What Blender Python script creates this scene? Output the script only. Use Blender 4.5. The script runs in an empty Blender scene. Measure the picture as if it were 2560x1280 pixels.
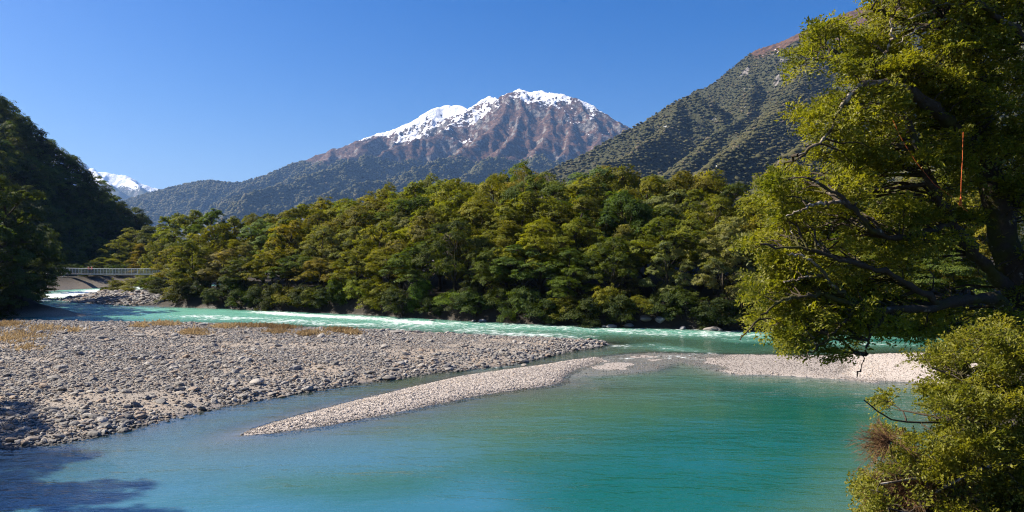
import bpy, math
import numpy as np
from mathutils import Vector

# ------------------------------------------------------------------ camera, sky, sun, exposure
scene = bpy.context.scene
COL = scene.collection
CAM_H, FPX, CX, CY = 7.3, 1900.0, 1280.0, 640.0
cam_d = bpy.data.cameras.new('camera'); cam = bpy.data.objects.new('camera', cam_d); COL.objects.link(cam)
cam.location = (0, 0, CAM_H); cam.rotation_euler = (math.radians(90), 0, 0)
cam_d.sensor_width = 36; cam_d.lens = 36 * FPX / 2560
cam_d.clip_start = 0.1; cam_d.clip_end = 40000
scene.camera = cam

SUN_AZ, SUN_EL = math.radians(-83), math.radians(39)      # azimuth from the view axis, negative is left
SUN = Vector((math.sin(SUN_AZ) * math.cos(SUN_EL), math.cos(SUN_AZ) * math.cos(SUN_EL), math.sin(SUN_EL)))
world = bpy.data.worlds.new('World'); scene.world = world; world.use_nodes = True
nt = world.node_tree; nt.nodes.clear()
sky = nt.nodes.new('ShaderNodeTexSky'); sky.sky_type = 'NISHITA'; sky.sun_disc = False
sky.sun_elevation = SUN_EL; sky.sun_rotation = SUN_AZ
sky.altitude = 300; sky.air_density = 1.0; sky.dust_density = 1.9; sky.ozone_density = 4.5
hs = nt.nodes.new('ShaderNodeHueSaturation'); hs.inputs['Saturation'].default_value = 1.5; hs.inputs['Hue'].default_value = .514
bg = nt.nodes.new('ShaderNodeBackground'); bg.inputs['Strength'].default_value = 0.053
wo = nt.nodes.new('ShaderNodeOutputWorld')
nt.links.new(sky.outputs[0], hs.inputs['Color']); nt.links.new(hs.outputs[0], bg.inputs[0]); nt.links.new(bg.outputs[0], wo.inputs[0])
sun_d = bpy.data.lights.new('sun', 'SUN'); sun_d.energy = 5.0; sun_d.angle = math.radians(0.53); sun_d.color = (1.0, 0.91, 0.77)
sun_o = bpy.data.objects.new('sun', sun_d); COL.objects.link(sun_o)
sun_o.rotation_euler = SUN.to_track_quat('Z', 'Y').to_euler(); sun_o.location = (-60, 20, 80)
vs = scene.view_settings; vs.view_transform = 'Standard'; vs.look = 'None'; vs.exposure = 1.35; vs.gamma = 1.0; vs.use_curve_mapping = False

scene.render.engine = 'CYCLES'
cy = scene.cycles
cy.max_bounces = 4; cy.diffuse_bounces = 1; cy.glossy_bounces = 2; cy.transmission_bounces = 2; cy.volume_bounces = 0
cy.transparent_max_bounces = 8; cy.caustics_reflective = False; cy.caustics_refractive = False
cy.use_denoising = True; cy.denoising_prefilter = 'NONE'; cy.use_adaptive_sampling = True; cy.adaptive_threshold = 0.015; cy.sample_clamp_indirect = 6
cy.filter_width = 1.1

# ------------------------------------------------------------------ helpers
def P(px, py, Y):                       # the point seen at pixel (px, py) of the photograph at distance Y
    return np.array([(px - CX) / FPX * Y, Y, CAM_H - (py - CY) / FPX * Y])
def W(px, py):                          # the same on the water plane
    Y = CAM_H * FPX / (py - CY)
    return ((px - CX) / FPX * Y, Y)
def WP(*pts): return [W(*p) for p in pts]
def sstep(a, b, x):
    t = np.clip((x - a) / (b - a), 0, 1); return t * t * (3 - 2 * t)
def _h(ix, iy, s):
    n = (ix.astype(np.int64) * 374761393 + iy.astype(np.int64) * 668265263 + s * 1442695041) & 0x7fffffff
    n = ((n ^ (n >> 13)) * 1274126177) & 0x7fffffff
    return ((n ^ (n >> 16)) & 0xffff) / 65535.0
def vnoise(x, y, s=0):
    x = np.asarray(x, float); y = np.asarray(y, float)
    ix, iy = np.floor(x), np.floor(y); fx, fy = x - ix, y - iy
    fx = fx * fx * fx * (fx * (fx * 6 - 15) + 10); fy = fy * fy * fy * (fy * (fy * 6 - 15) + 10)
    a = _h(ix, iy, s); b = _h(ix + 1, iy, s); c = _h(ix, iy + 1, s); d = _h(ix + 1, iy + 1, s)
    return (a * (1 - fx) + b * fx) * (1 - fy) + (c * (1 - fx) + d * fx) * fy
def fbm(x, y, o=4, s=0):
    t = 0; a = 1; n = 0
    for i in range(o):
        t = t + a * (vnoise(x * 2**i + 17.3 * i, y * 2**i - 9.1 * i, s + i) * 2 - 1); n += a; a *= 0.5
    return t / n
def ridged(x, y, o=4, s=0):
    t = 0; a = 1; n = 0
    for i in range(o):
        v = 1 - np.abs(vnoise(x * 2**i + 5.7 * i, y * 2**i + 3.3 * i, s + i) * 2 - 1)
        t = t + a * v * v; n += a; a *= 0.5
    return t / n
def poly_sd(x, y, poly):                # signed distance, positive inside
    x = np.asarray(x, float); y = np.asarray(y, float)
    d = np.full(x.shape, 1e18); ins = np.zeros(x.shape, bool); n = len(poly)
    for i in range(n):
        ax, ay = poly[i]; bx, by = poly[(i + 1) % n]
        ex, ey = bx - ax, by - ay; L = ex * ex + ey * ey + 1e-12
        t = np.clip(((x - ax) * ex + (y - ay) * ey) / L, 0, 1)
        d = np.minimum(d, (x - ax - t * ex)**2 + (y - ay - t * ey)**2)
        if ay != by:
            c = ((ay > y) != (by > y)) & (x < ex * (y - ay) / (by - ay) + ax); ins ^= c
    return np.where(ins, 1, -1) * np.sqrt(d)
def line_d(x, y, pts):                  # distance to a polyline
    d = np.full(np.shape(x), 1e18)
    for (ax, ay), (bx, by) in zip(pts[:-1], pts[1:]):
        ex, ey = bx - ax, by - ay
        t = np.clip(((x - ax) * ex + (y - ay) * ey) / (ex * ex + ey * ey + 1e-12), 0, 1)
        d = np.minimum(d, (x - ax - t * ex)**2 + (y - ay - t * ey)**2)
    return np.sqrt(d)
def tent(x, y, ridges, k):              # terrain as the envelope of slopes that fall away from ridge lines
    z = np.full(np.shape(x), -1e9); dm = np.full(np.shape(x), 1e9)
    for r in ridges:
        for a, b in zip(r[:-1], r[1:]):
            ex, ey = b[0] - a[0], b[1] - a[1]
            t = np.clip(((x - a[0]) * ex + (y - a[1]) * ey) / (ex * ex + ey * ey + 1e-9), 0, 1)
            d = np.hypot(x - a[0] - t * ex, y - a[1] - t * ey)
            zz = a[2] + (b[2] - a[2]) * t - k * d
            dm = np.where(zz > z, d, dm); z = np.maximum(z, zz)
    return z, dm

def new_mesh(name, V, F, mat=None, smooth=True, attrs=None):
    V = np.asarray(V, np.float32).reshape(-1, 3); F = np.asarray(F, np.int32)
    me = bpy.data.meshes.new(name)
    k = F.shape[1]; nf = len(F)
    me.vertices.add(len(V)); me.vertices.foreach_set('co', V.ravel())
    me.loops.add(nf * k); me.loops.foreach_set('vertex_index', F.ravel())
    me.polygons.add(nf); me.polygons.foreach_set('loop_start', np.arange(nf, dtype=np.int32) * k)
    me.polygons.foreach_set('use_smooth', np.full(nf, smooth, bool))
    me.update(calc_edges=True)
    for nme, arr in (attrs or {}).items():
        at = me.attributes.new(nme, 'FLOAT', 'POINT'); at.data.foreach_set('value', np.asarray(arr, np.float32).ravel())
    if mat: me.materials.append(mat)
    return me
def link(name, me, parent=None, loc=None, rot=None, scl=None):
    o = bpy.data.objects.new(name, me); COL.objects.link(o)
    if parent: o.parent = parent
    if loc is not None: o.location = loc
    if rot is not None: o.rotation_euler = rot
    if scl is not None: o.scale = scl
    return o
def tag(o, label=None, cat=None, group=None, kind=None):
    if label: o['label'] = label
    if cat: o['category'] = cat
    if group: o['group'] = group
    if kind: o['kind'] = kind
    return o
def thing(name, label, cat, loc=(0, 0, 0), rotz=0, group=None):
    o = link(name, None, loc=loc, rot=(0, 0, rotz)); o.empty_display_size = 0.2
    return tag(o, label, cat, group)
def grid_mesh(name, xs, ys, zf, mat, attrs=None, smooth=True):
    X, Y = np.meshgrid(xs, ys); Z = zf(X, Y) if callable(zf) else zf
    nx, ny = len(xs), len(ys)
    i = np.arange(nx - 1)[None, :] + nx * np.arange(ny - 1)[:, None]
    F = np.stack([i, i + 1, i + nx + 1, i + nx], -1).reshape(-1, 4)
    return new_mesh(name, np.stack([X, Y, Z], -1).reshape(-1, 3), F, mat, smooth, attrs)
class Geo:                               # collects quads
    def __init__(s): s.V = []; s.F = []; s.n = 0
    def add(s, V, F):
        s.V.append(np.asarray(V, float)); s.F.append(np.asarray(F, int) + s.n); s.n += len(V)
    def tube(s, pts, rad, k=5, cap=False):
        pts = np.asarray(pts, float); n = len(pts); rad = np.broadcast_to(rad, (n,))
        T = np.gradient(pts, axis=0); T /= np.linalg.norm(T, axis=1)[:, None] + 1e-9
        ref = np.where(np.abs(T[:, 2:3]) > 0.9, np.array([[1., 0, 0]]), np.array([[0, 0, 1.]]))
        A = np.cross(T, ref); A /= np.linalg.norm(A, axis=1)[:, None] + 1e-9; B = np.cross(T, A)
        th = np.arange(k) / k * 2 * np.pi
        V = (pts[:, None] + rad[:, None, None] * (np.cos(th)[None, :, None] * A[:, None] + np.sin(th)[None, :, None] * B[:, None])).reshape(-1, 3)
        i = np.arange(n - 1)[:, None] * k + np.arange(k)[None, :]; j = np.arange(n - 1)[:, None] * k + (np.arange(k)[None, :] + 1) % k
        F = np.stack([i, j, j + k, i + k], -1).reshape(-1, 4)
        if cap and k == 4: F = np.vstack([F, [[3, 2, 1, 0]], [[(n-1)*4, (n-1)*4+1, (n-1)*4+2, (n-1)*4+3]]])
        s.add(V, F)
    def box(s, c, h):
        c = np.asarray(c, float); h = np.asarray(h, float)
        V = np.array([[x, y, z] for z in (-1, 1) for y in (-1, 1) for x in (-1, 1)], float) * h + c
        s.add(V, [[0, 2, 3, 1], [4, 5, 7, 6], [0, 1, 5, 4], [2, 6, 7, 3], [0, 4, 6, 2], [1, 3, 7, 5]])
    def mesh(s, name, mat, smooth=True): return new_mesh(name, np.vstack(s.V), np.vstack(s.F), mat, smooth)
def unit(v): return v / (np.linalg.norm(v, axis=-1, keepdims=True) + 1e-9)
def leaf_quads(C, N, size, rng, aspect=0.55, D=None):     # pointed four-cornered leaves
    n = len(C); N = unit(N)
    if D is None: D = rng.normal(size=(n, 3))
    D = unit(D - (D * N).sum(1, keepdims=True) * N); S = np.cross(N, D)
    a = size[:, None]; w = a * aspect
    V = np.stack([C - D * a * .5, C - S * w * .5 + N * a * .06, C + D * a * .5, C + S * w * .5 + N * a * .06], 1).reshape(-1, 3)
    F = np.arange(n * 4).reshape(-1, 4)
    return V, F

# ------------------------------------------------------------------ material helpers
def mat_new(name):
    m = bpy.data.materials.new(name); m.use_nodes = True; m.node_tree.nodes.clear()
    return m, m.node_tree
class NB:
    def __init__(s, t): s.t = t
    def n(s, typ, _in=None, **kw):
        d = s.t.nodes.new(typ)
        for k, v in kw.items(): setattr(d, k, v)
        for k, v in (_in or {}).items():
            sk = d.inputs[k]
            if isinstance(v, bpy.types.NodeSocket): s.t.links.new(v, sk)
            else: sk.default_value = v
        return d
    def noise(s, scale, detail=4, rough=.55, vec=None, dim='3D'):
        d = s.n('ShaderNodeTexNoise', {'Scale': scale, 'Detail': detail, 'Roughness': rough}, noise_dimensions=dim)
        if vec is not None: s.t.links.new(vec, d.inputs['Vector'])
        return d.outputs['Fac']
    def mix(s, f, a, b, mode='MIX'):
        d = s.n('ShaderNodeMix', data_type='RGBA', blend_type=mode)
        for k, v in ((0, f), (6, a), (7, b)):
            if isinstance(v, bpy.types.NodeSocket): s.t.links.new(v, d.inputs[k])
            else: d.inputs[k].default_value = v if k == 0 else (*v, 1) if len(v) == 3 else v
        return d.outputs[2]
    def math(s, op, a, b=0.0, c=0.0, clamp=False):
        return s.n('ShaderNodeMath', {0: a, 1: b, 2: c}, operation=op, use_clamp=clamp).outputs[0]
    def ramp(s, f, lo, hi, a=0.0, b=1.0, smooth=True):
        d = s.n('ShaderNodeMapRange', {'Value': f, 'From Min': lo, 'From Max': hi, 'To Min': a, 'To Max': b})
        d.interpolation_type = 'SMOOTHSTEP' if smooth else 'LINEAR'
        return d.outputs[0]
    def attr(s, name): return s.n('ShaderNodeAttribute', attribute_name=name).outputs['Fac']
    def bump(s, h, strength, dist, normal=None):
        d = s.n('ShaderNodeBump', {'Height': h, 'Strength': strength, 'Distance': dist})
        if normal is not None: s.t.links.new(normal, d.inputs['Normal'])
        return d.outputs[0]
    def bsdf(s, color, rough=.8, spec=.3, normal=None, **kw):
        d = s.n('ShaderNodeBsdfPrincipled', {'Base Color': color if isinstance(color, bpy.types.NodeSocket) else (*color, 1), 'Roughness': rough, 'Specular IOR Level': spec, **kw})
        if normal is not None: s.t.links.new(normal, d.inputs['Normal'])
        return d.outputs[0]
    def out(s, sh): s.n('ShaderNodeOutputMaterial', {'Surface': sh})
    def coord(s, which='Object'): return s.n('ShaderNodeTexCoord').outputs[which]
    def pos(s): return s.n('ShaderNodeNewGeometry').outputs['Position']

def leaf_material(name, translucent=.35, gloss=.35, rough=.45):
    # colour = the tree's own object colour, varied per leaf clump
    m, t = mat_new(name); b = NB(t)
    oi = b.n('ShaderNodeObjectInfo').outputs['Color']
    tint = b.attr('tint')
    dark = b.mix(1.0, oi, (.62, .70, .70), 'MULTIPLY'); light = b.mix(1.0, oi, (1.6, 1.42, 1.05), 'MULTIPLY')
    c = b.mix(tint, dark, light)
    sh = b.bsdf(c, rough, gloss)
    tr = b.n('ShaderNodeBsdfTranslucent', {'Color': b.mix(1.0, c, (1.7, 1.7, .6), 'MULTIPLY')}).outputs[0]
    b.out(b.n('ShaderNodeMixShader', {0: translucent, 1: sh, 2: tr}).outputs[0]); return m
M_LEAF = leaf_material('far_foliage', .42, .10, .55)
M_LEAF_NEAR = leaf_material('near_foliage', .45, .22, .45)
def simple(name, color, rough=.7, spec=.3, noise_scale=None, var=.35, bump=0.0, bdist=.02, metallic=0):
    m, t = mat_new(name); b = NB(t); c = (*color, 1); nrm = None
    if noise_scale:
        f = b.noise(noise_scale, 5, .6, b.coord())
        c = b.mix(f, tuple(v * (1 - var) for v in color), tuple(min(1, v * (1 + var)) for v in color))
        if bump: nrm = b.bump(f, bump, bdist)
    b.out(b.bsdf(c if isinstance(c, bpy.types.NodeSocket) else color, rough, spec, nrm, Metallic=metallic)); return m
def bark_moss():
    m, t = mat_new('mossy_bark'); b = NB(t); co = b.coord()
    f = b.noise(9, 6, .7, co); g = b.noise(1.3, 4, .6, co)
    c = b.mix(f, (.022, .018, .013), (.085, .066, .046)); c = b.mix(b.ramp(g, .48, .62), c, b.mix(f, (.030, .030, .008), (.085, .080, .020)))
    c = b.mix(b.ramp(b.noise(4.3, 4, .6, co), .62, .70), c, (.24, .21, .17))
    b.out(b.bsdf(c, .9, .15, b.bump(f, .9, .05))); return m
M_BARK = bark_moss()
def bark_pale():
    m, t = mat_new('lichen_bark'); b = NB(t); co = b.coord()
    f = b.noise(6, 5, .65, co); g = b.noise(1.7, 3, .5, co)
    c = b.mix(b.ramp(f, .42, .6), (.10, .075, .05), (.40, .34, .27))
    c = b.mix(b.ramp(g, .5, .65), c, (.07, .06, .025))
    b.out(b.bsdf(c, .85, .2, b.bump(f, .5, .02))); return m
M_BARK_PALE = bark_pale()
M_TWIG_GREY = simple('dead_twigs', (.22, .19, .165), .9, .1, 4.0, .3)
M_BROWN_FINE = simple('dry_brown_twigs', (.17, .095, .05), .9, .1, 3.0, .4)

# ------------------------------------------------------------------ plan of the ground
BAR = WP((-60, 805), (0, 806), (120, 806), (200, 807), (400, 811), (600, 816), (900, 827), (1100, 836), (1300, 846), (1400, 850), (1515, 858),
         (1480, 868), (1400, 881), (1320, 899), (1270, 912), (1180, 921), (1050, 934), (980, 947), (850, 966), (700, 988), (560, 1014), (450, 1040), (300, 1076), (140, 1108), (0, 1122)) \
      + [(-24, 27), (-34, 20), (-60, 20), (-75, 60), (-70, 78)]
SPIT = WP((600, 1088), (640, 1071), (720, 1047), (800, 1026), (900, 1000), (1000, 975), (1080, 957), (1150, 942), (1250, 928), (1330, 917), (1400, 906), (1460, 898), (1500, 894),
          (1500, 900), (1460, 915), (1420, 931), (1400, 944), (1405, 954), (1370, 963), (1300, 972), (1200, 987), (1120, 1003), (1050, 1017), (980, 1032), (900, 1047), (820, 1062), (740, 1074), (660, 1084))
SHELF = WP((1440, 900), (1520, 888), (1640, 880), (1760, 884), (1900, 888), (2080, 891), (2160, 893), (2200, 960), (2080, 946), (1950, 938), (1850, 936), (1780, 925), (1700, 905), (1640, 925), (1560, 935), (1440, 942))
RBAR = WP((1960, 889), (2060, 889), (2150, 888), (2300, 884), (2460, 884), (2650, 890), (2700, 960), (2480, 962), (2300, 957), (2150, 949), (2095, 938), (2120, 915), (2090, 899), (2040, 893))
RBANK = [(2.0, 4), (3.6, 8), (5.8, 12), (9.6, 18), (12.6, 21.7), (16.6, 28), (21, 36), (25, 41), (29, 46), (34, 50), (44, 58), (60, 60), (90, 50), (120, -20), (2, -20)]
FAR = WP((2900, 862), (2560, 850), (2200, 837), (1840, 826), (1500, 816), (1200, 804), (900, 786), (600, 773), (430, 767), (300, 763), (250, 759), (190, 754), (160, 748), (195, 742), (255, 735)) \
      + [(-77, 152), (-70, 172), (-40, 190), (60, 200), (260, 190), (260, 60), (110, 66)]
LEFT = [(-52, 93), (-57, 95), (-66, 106), (-80, 118), (-88, 132), (-95, 146), (-98, 160), (-94, 176), (-80, 192), (-60, 205), (-20, 215), (60, 222), (260, 215), (400, 400), (-500, 500), (-500, 40), (-120, 70), (-80, 84), (-64, 90)]
LNEAR = [(-24, 20), (-29, 30), (-39, 40), (-58, 50), (-90, 60), (-160, 50), (-160, -30), (-18, -30), (-19, 8)]
HILLPOLY = [(-75, 97), (-85, 112), (-97, 132), (-104, 150), (-112, 172), (-121, 200), (-133, 240), (-146, 330), (-146, 420), (-500, 500), (-660, 300), (-500, 40), (-120, 72)]
HILL_RIDGE = []
for px, py, Y in ((-520, -70, 240), (-260, 70, 250), (0, 250, 260), (70, 282, 268), (132, 320, 275), (180, 360, 285), (214, 400, 295), (262, 464, 305), (300, 512, 320), (340, 568, 345), (385, 615, 380)):
    p = P(px, py, Y); p[2] = max(p[2] - 13, 1); HILL_RIDGE.append(tuple(p))
HILL_UP = [(-640, 330, 260), (-460, 260, 180), HILL_RIDGE[0]]
def z_hill(x, y):
    z, d = tent(x + 6 * fbm(x / 40, y / 40, 3, 5), y + 6 * fbm(x / 40, y / 40, 3, 9), [HILL_RIDGE, HILL_UP], .66)
    z = np.minimum(z, 1.2 + 1.3 * poly_sd(x, y, HILLPOLY))
    return z + 1.0 * fbm(x / 14, y / 14, 3, 4)
def z_ground(x, y):
    x = np.asarray(x, float); y = np.asarray(y, float)
    w = fbm(x / 3.1, y / 3.1, 3, 2)
    def isl(poly, h, wd, so, lim, wob=.25):
        d = poly_sd(x, y, poly) + wob * w
        return np.where(d > 0, h * (1 - np.exp(-d / wd)), np.maximum(d * so, lim)), d
    z = np.full(x.shape, -3.0) + .4 * fbm(x / 9, y / 9, 3, 7)
    zb, d1 = isl(BAR, .55, 2.4, .13, -3); zb = zb + np.where(d1 > 1.0, .10 * fbm(x / 4, y / 4, 4, 3) * np.clip(d1 - 1, 0, 1), 0)
    zs, d2 = isl(SPIT, .42, 1.5, .17, -3, .12)
    zr, d3 = isl(RBAR, .4, 1.6, .25, -3)
    d4 = poly_sd(x, y, SHELF) + .3 * w; zsh = np.where(d4 > 0, -.022 + .05 * w + .052 * sstep(10, 17, x), -.05 + d4 * .34)
    d5 = poly_sd(x, y, RBANK) + .2 * w; zk = np.where(d5 > 0, np.minimum(d5 * 1.6, 3.6) + np.clip(d5 - 2.2, 0, 60) * .14, d5 * .45)
    d6 = poly_sd(x, y, FAR) + .35 * w
    sand = sstep(-44, -52, x)                                    # low sandy bank beside the footbridge
    zf = np.where(d6 > 0, np.minimum(d6 * (1.3 - 1.15 * sand), 1.8 - 1.2 * sand) + np.clip(d6 - 1.2, 0, 80) * (.10 - .05 * sand), d6 * (.5 - .3 * sand))
    d7 = poly_sd(x, y, LEFT) + .4 * w; zl = np.where(d7 > 0, np.minimum(d7 * .8, 2.2) + np.clip(d7 - 2, 0, 30) * .05, d7 * .4)
    d8 = poly_sd(x, y, LNEAR) + .4 * w; zn = np.where(d8 > 0, np.minimum(d8 * .6, 2.5), d8 * .3)
    for q in (zb, zs, zr, zsh, zk, zf, zl, zn): z = np.maximum(z, q)
    far = np.maximum(np.hypot(x, y) - 420, 0); z = np.where(far > 0, np.maximum(z, np.minimum(far * .02, 2)), z)
    return z
def H(x, y): return np.maximum(z_ground(x, y), z_hill(x, y))
def H1(x, y): return float(H(np.array([x]), np.array([y]))[0])

# ------------------------------------------------------------------ ground sheet
def ground_material():
    m, t = mat_new('river_gravel_ground'); b = NB(t); p = b.pos()
    soil = b.attr('soil'); fine = b.attr('fine')
    v = b.n('ShaderNodeTexVoronoi', {'Scale': 7.0, 'Randomness': 1.0, 'Vector': p})
    v2 = b.n('ShaderNodeTexVoronoi', {'Scale': 22.0, 'Vector': p})
    big = b.noise(.25, 3, .5, p); mid = b.noise(3.0, 4, .6, p)
    cell = b.n('ShaderNodeSeparateColor', {0: v2.outputs['Color']}).outputs[0]
    g = b.mix(cell, (.14, .12, .10), (.33, .29, .25))
    g = b.mix(b.ramp(big, .35, .65), g, b.mix(cell, (.20, .16, .125), (.38, .315, .25)))
    f = b.mix(cell, (.34, .29, .25), (.52, .46, .41))
    c = b.mix(fine, g, f)
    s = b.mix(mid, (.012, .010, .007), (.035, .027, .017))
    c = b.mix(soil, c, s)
    c = b.mix(b.math('MULTIPLY', b.attr('wet'), .22), c, (.05, .047, .043))
    h = b.math('MULTIPLY', v2.outputs['Distance'], -1.0)
    n = b.bump(h, .7, .03); n = b.bump(mid, .4, .08, n)
    b.out(b.bsdf(c, b.ramp(b.attr('wet'), .3, 1, .85, .45), .3, n)); return m
def axis(lo, a, b_, hi, step, grow=1.14):
    c = list(np.arange(a, b_ + 1e-6, step)); s = step
    while c[-1] < hi: s *= grow; c.append(c[-1] + s)
    s = step
    while c[0] > lo: s *= grow; c.insert(0, c[0] - s)
    return np.array(c)
xs = axis(-14000, -62, 42, 14000, .42); ys = axis(-2500, 12, 100, 16000, .42)
Xg, Yg = np.meshgrid(xs, ys); Zg = z_ground(Xg, Yg)
wet = sstep(.16, .02, Zg)
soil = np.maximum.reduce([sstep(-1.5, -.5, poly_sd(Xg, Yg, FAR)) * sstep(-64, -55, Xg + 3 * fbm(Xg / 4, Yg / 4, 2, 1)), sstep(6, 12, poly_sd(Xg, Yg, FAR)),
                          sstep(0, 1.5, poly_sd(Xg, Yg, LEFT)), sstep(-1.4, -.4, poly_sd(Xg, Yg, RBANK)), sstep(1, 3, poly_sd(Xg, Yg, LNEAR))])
fine = np.maximum.reduce([sstep(-6, 0, poly_sd(Xg, Yg, SPIT)), sstep(-4, 0, poly_sd(Xg, Yg, SHELF)), sstep(-4, 0, poly_sd(Xg, Yg, RBAR))])
fine = fine * (1 - sstep(-3, 0, poly_sd(Xg, Yg, BAR)))
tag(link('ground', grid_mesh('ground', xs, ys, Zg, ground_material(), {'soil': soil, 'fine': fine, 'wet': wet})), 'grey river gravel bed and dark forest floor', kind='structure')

# ------------------------------------------------------------------ water
def water_material():
    m, t = mat_new('glacial_water'); b = NB(t); p = b.pos()
    depth = b.attr('depth'); foam = b.attr('foam'); chop = b.attr('chop')
    mp = b.n('ShaderNodeMapping', {'Vector': p, 'Scale': (.55, 1.3, 1), 'Rotation': (0, 0, .12)}).outputs[0]
    n1 = b.noise(1.6, 3, .5, mp); n2 = b.noise(6.0, 3, .55, mp); n3 = b.noise(.35, 2, .5, mp)
    h = b.math('ADD', b.math('MULTIPLY', n1, .7), b.math('MULTIPLY', n2, .22)); h = b.math('ADD', h, b.math('MULTIPLY', n3, 1.7))
    nrm = b.n('ShaderNodeBump', {'Height': h, 'Strength': 1.0, 'Distance': b.math('MULTIPLY_ADD', chop, .30, b.ramp(b.noise(.12, 3, .5, mp), .35, .65, .022, .075))}).outputs[0]
    # milky suspended rock flour: colour saturates with depth
    body = b.mix(b.ramp(depth, .15, 2.4), (.085, .17, .11), (.005, .085, .064))
    body = b.mix(b.ramp(chop, .15, .7), body, (.13, .34, .26))
    body = b.mix(b.attr('sky_refl'), body, (.052, .175, .30))  # bluer body colour stands in for reflected sky
    dif = b.n('ShaderNodeBsdfDiffuse', {'Color': body, 'Normal': nrm}).outputs[0]
    clear = b.n('ShaderNodeBsdfTransparent', {'Color': (.90, .95, .94, 1)}).outputs[0]
    opac = b.math('SUBTRACT', 1.0, b.math('POWER', 2.718, b.math('MULTIPLY', depth, -1.35)), clamp=True)
    inner = b.n('ShaderNodeMixShader', {0: opac, 1: clear, 2: dif}).outputs[0]
    gl = b.n('ShaderNodeBsdfGlossy', {'Color': (1, 1, 1, 1), 'Roughness': .05, 'Normal': nrm}).outputs[0]
    fr = b.n('ShaderNodeFresnel', {'IOR': 1.33, 'Normal': nrm}).outputs[0]
    w = b.n('ShaderNodeMixShader', {0: b.math('MINIMUM', fr, b.math('MULTIPLY_ADD', chop, -.35, .62)), 1: inner, 2: gl}).outputs[0]
    mp2 = b.n('ShaderNodeMapping', {'Vector': p, 'Scale': (.7, 1.0, 1), 'Rotation': (0, 0, .15)}).outputs[0]
    f1 = b.noise(1.9, 6, .72, mp2); f2 = b.noise(.22, 3, .5, mp2)
    fm = b.math('ADD', b.math('MULTIPLY', f1, .75), b.math('MULTIPLY', f2, .25))
    th = b.math('MULTIPLY_ADD', foam, -.27, .70)
    ff = b.math('MULTIPLY', b.ramp(b.math('SUBTRACT', fm, th), -.04, .13), b.ramp(foam, .02, .15))
    fo = b.bsdf((.78, .83, .82), .6, .3, nrm)
    b.out(b.n('ShaderNodeMixShader', {0: ff, 1: w, 2: fo}).outputs[0]); return m
xs = axis(-420, -112, 60, 420, .5, 1.2); ys = axis(-60, 12, 195, 420, .5, 1.2)
Xw, Yw = np.meshgrid(xs, ys)
dep = np.maximum(-z_ground(Xw, Yw), 0)
def near_line(pts, w0): return np.exp(-(line_d(Xw, Yw, WP(*pts)) / w0)**2)
foam = np.maximum.reduce([
    1.00 * near_line([(660, 781), (800, 790), (930, 797), (1060, 806)], 3.0), .70 * near_line([(1000, 806), (1250, 815), (1500, 824), (1700, 829), (1900, 834)], 6.5),
    .72 * near_line([(480, 790), (700, 800), (900, 812), (1200, 830), (1400, 842)], 5.0), .95 * near_line([(380, 805), (500, 808), (640, 812)], 1.3),
    1.15 * near_line([(30, 752), (90, 744), (150, 738), (220, 731), (280, 725), (320, 720)], 8.0), .45 * near_line([(60, 770), (160, 775), (330, 782)], 3.5),
    .55 * near_line([(1560, 866), (1620, 862), (1680, 872), (1760, 884)], 2.2), .5 * near_line([(1640, 905), (1560, 915), (1500, 918)], 1.2), .6 * near_line([(1200, 926), (1300, 908)], .8),
    .62 * near_line([(1480, 908), (1560, 898), (1700, 892), (1900, 910), (2060, 915)], 2.2), .5 * near_line([(1850, 850), (2000, 856), (2250, 860)], 3)])
foam = foam * (1 - sstep(.0, -1.5, -poly_sd(Xw, Yw, SPIT)) * 0)
chop = np.clip(np.maximum.reduce([.75 * sstep(70, 78, Yw + .22 * Xw) * sstep(3.2, 2.0, 0 * Xw), foam * .9]), 0, 1)
chop = np.maximum(chop, .28 * np.exp(-(poly_sd(Xw, Yw, SHELF) / 3.0)**2) + .22 * (poly_sd(Xw, Yw, SHELF) > 0))
chop = np.maximum(chop, .35 * sstep(-6, -20, Xw) * sstep(40, 30, Yw) * .55)
sky_refl = .72 * sstep(1, -11, Xw + .25 * (Yw - 26) + 8 * fbm(Xw / 6, Yw / 4, 4, 35)) * sstep(46, 34, Yw) * sstep(-.4, 1.6, dep)  # mask of the sky reflection painted into the left of the pool
Zw = chop * (.10 * fbm(Xw / 1.3, Yw / .9, 3, 31) + .05 * fbm(Xw / 5, Yw / 3, 2, 33)) * sstep(.02, .4, dep)
tag(link('water', grid_mesh('water', xs, ys, Zw, water_material(), {'depth': dep, 'foam': foam, 'chop': chop, 'sky_refl': sky_refl})), 'turquoise river and pool', kind='structure')

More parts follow.
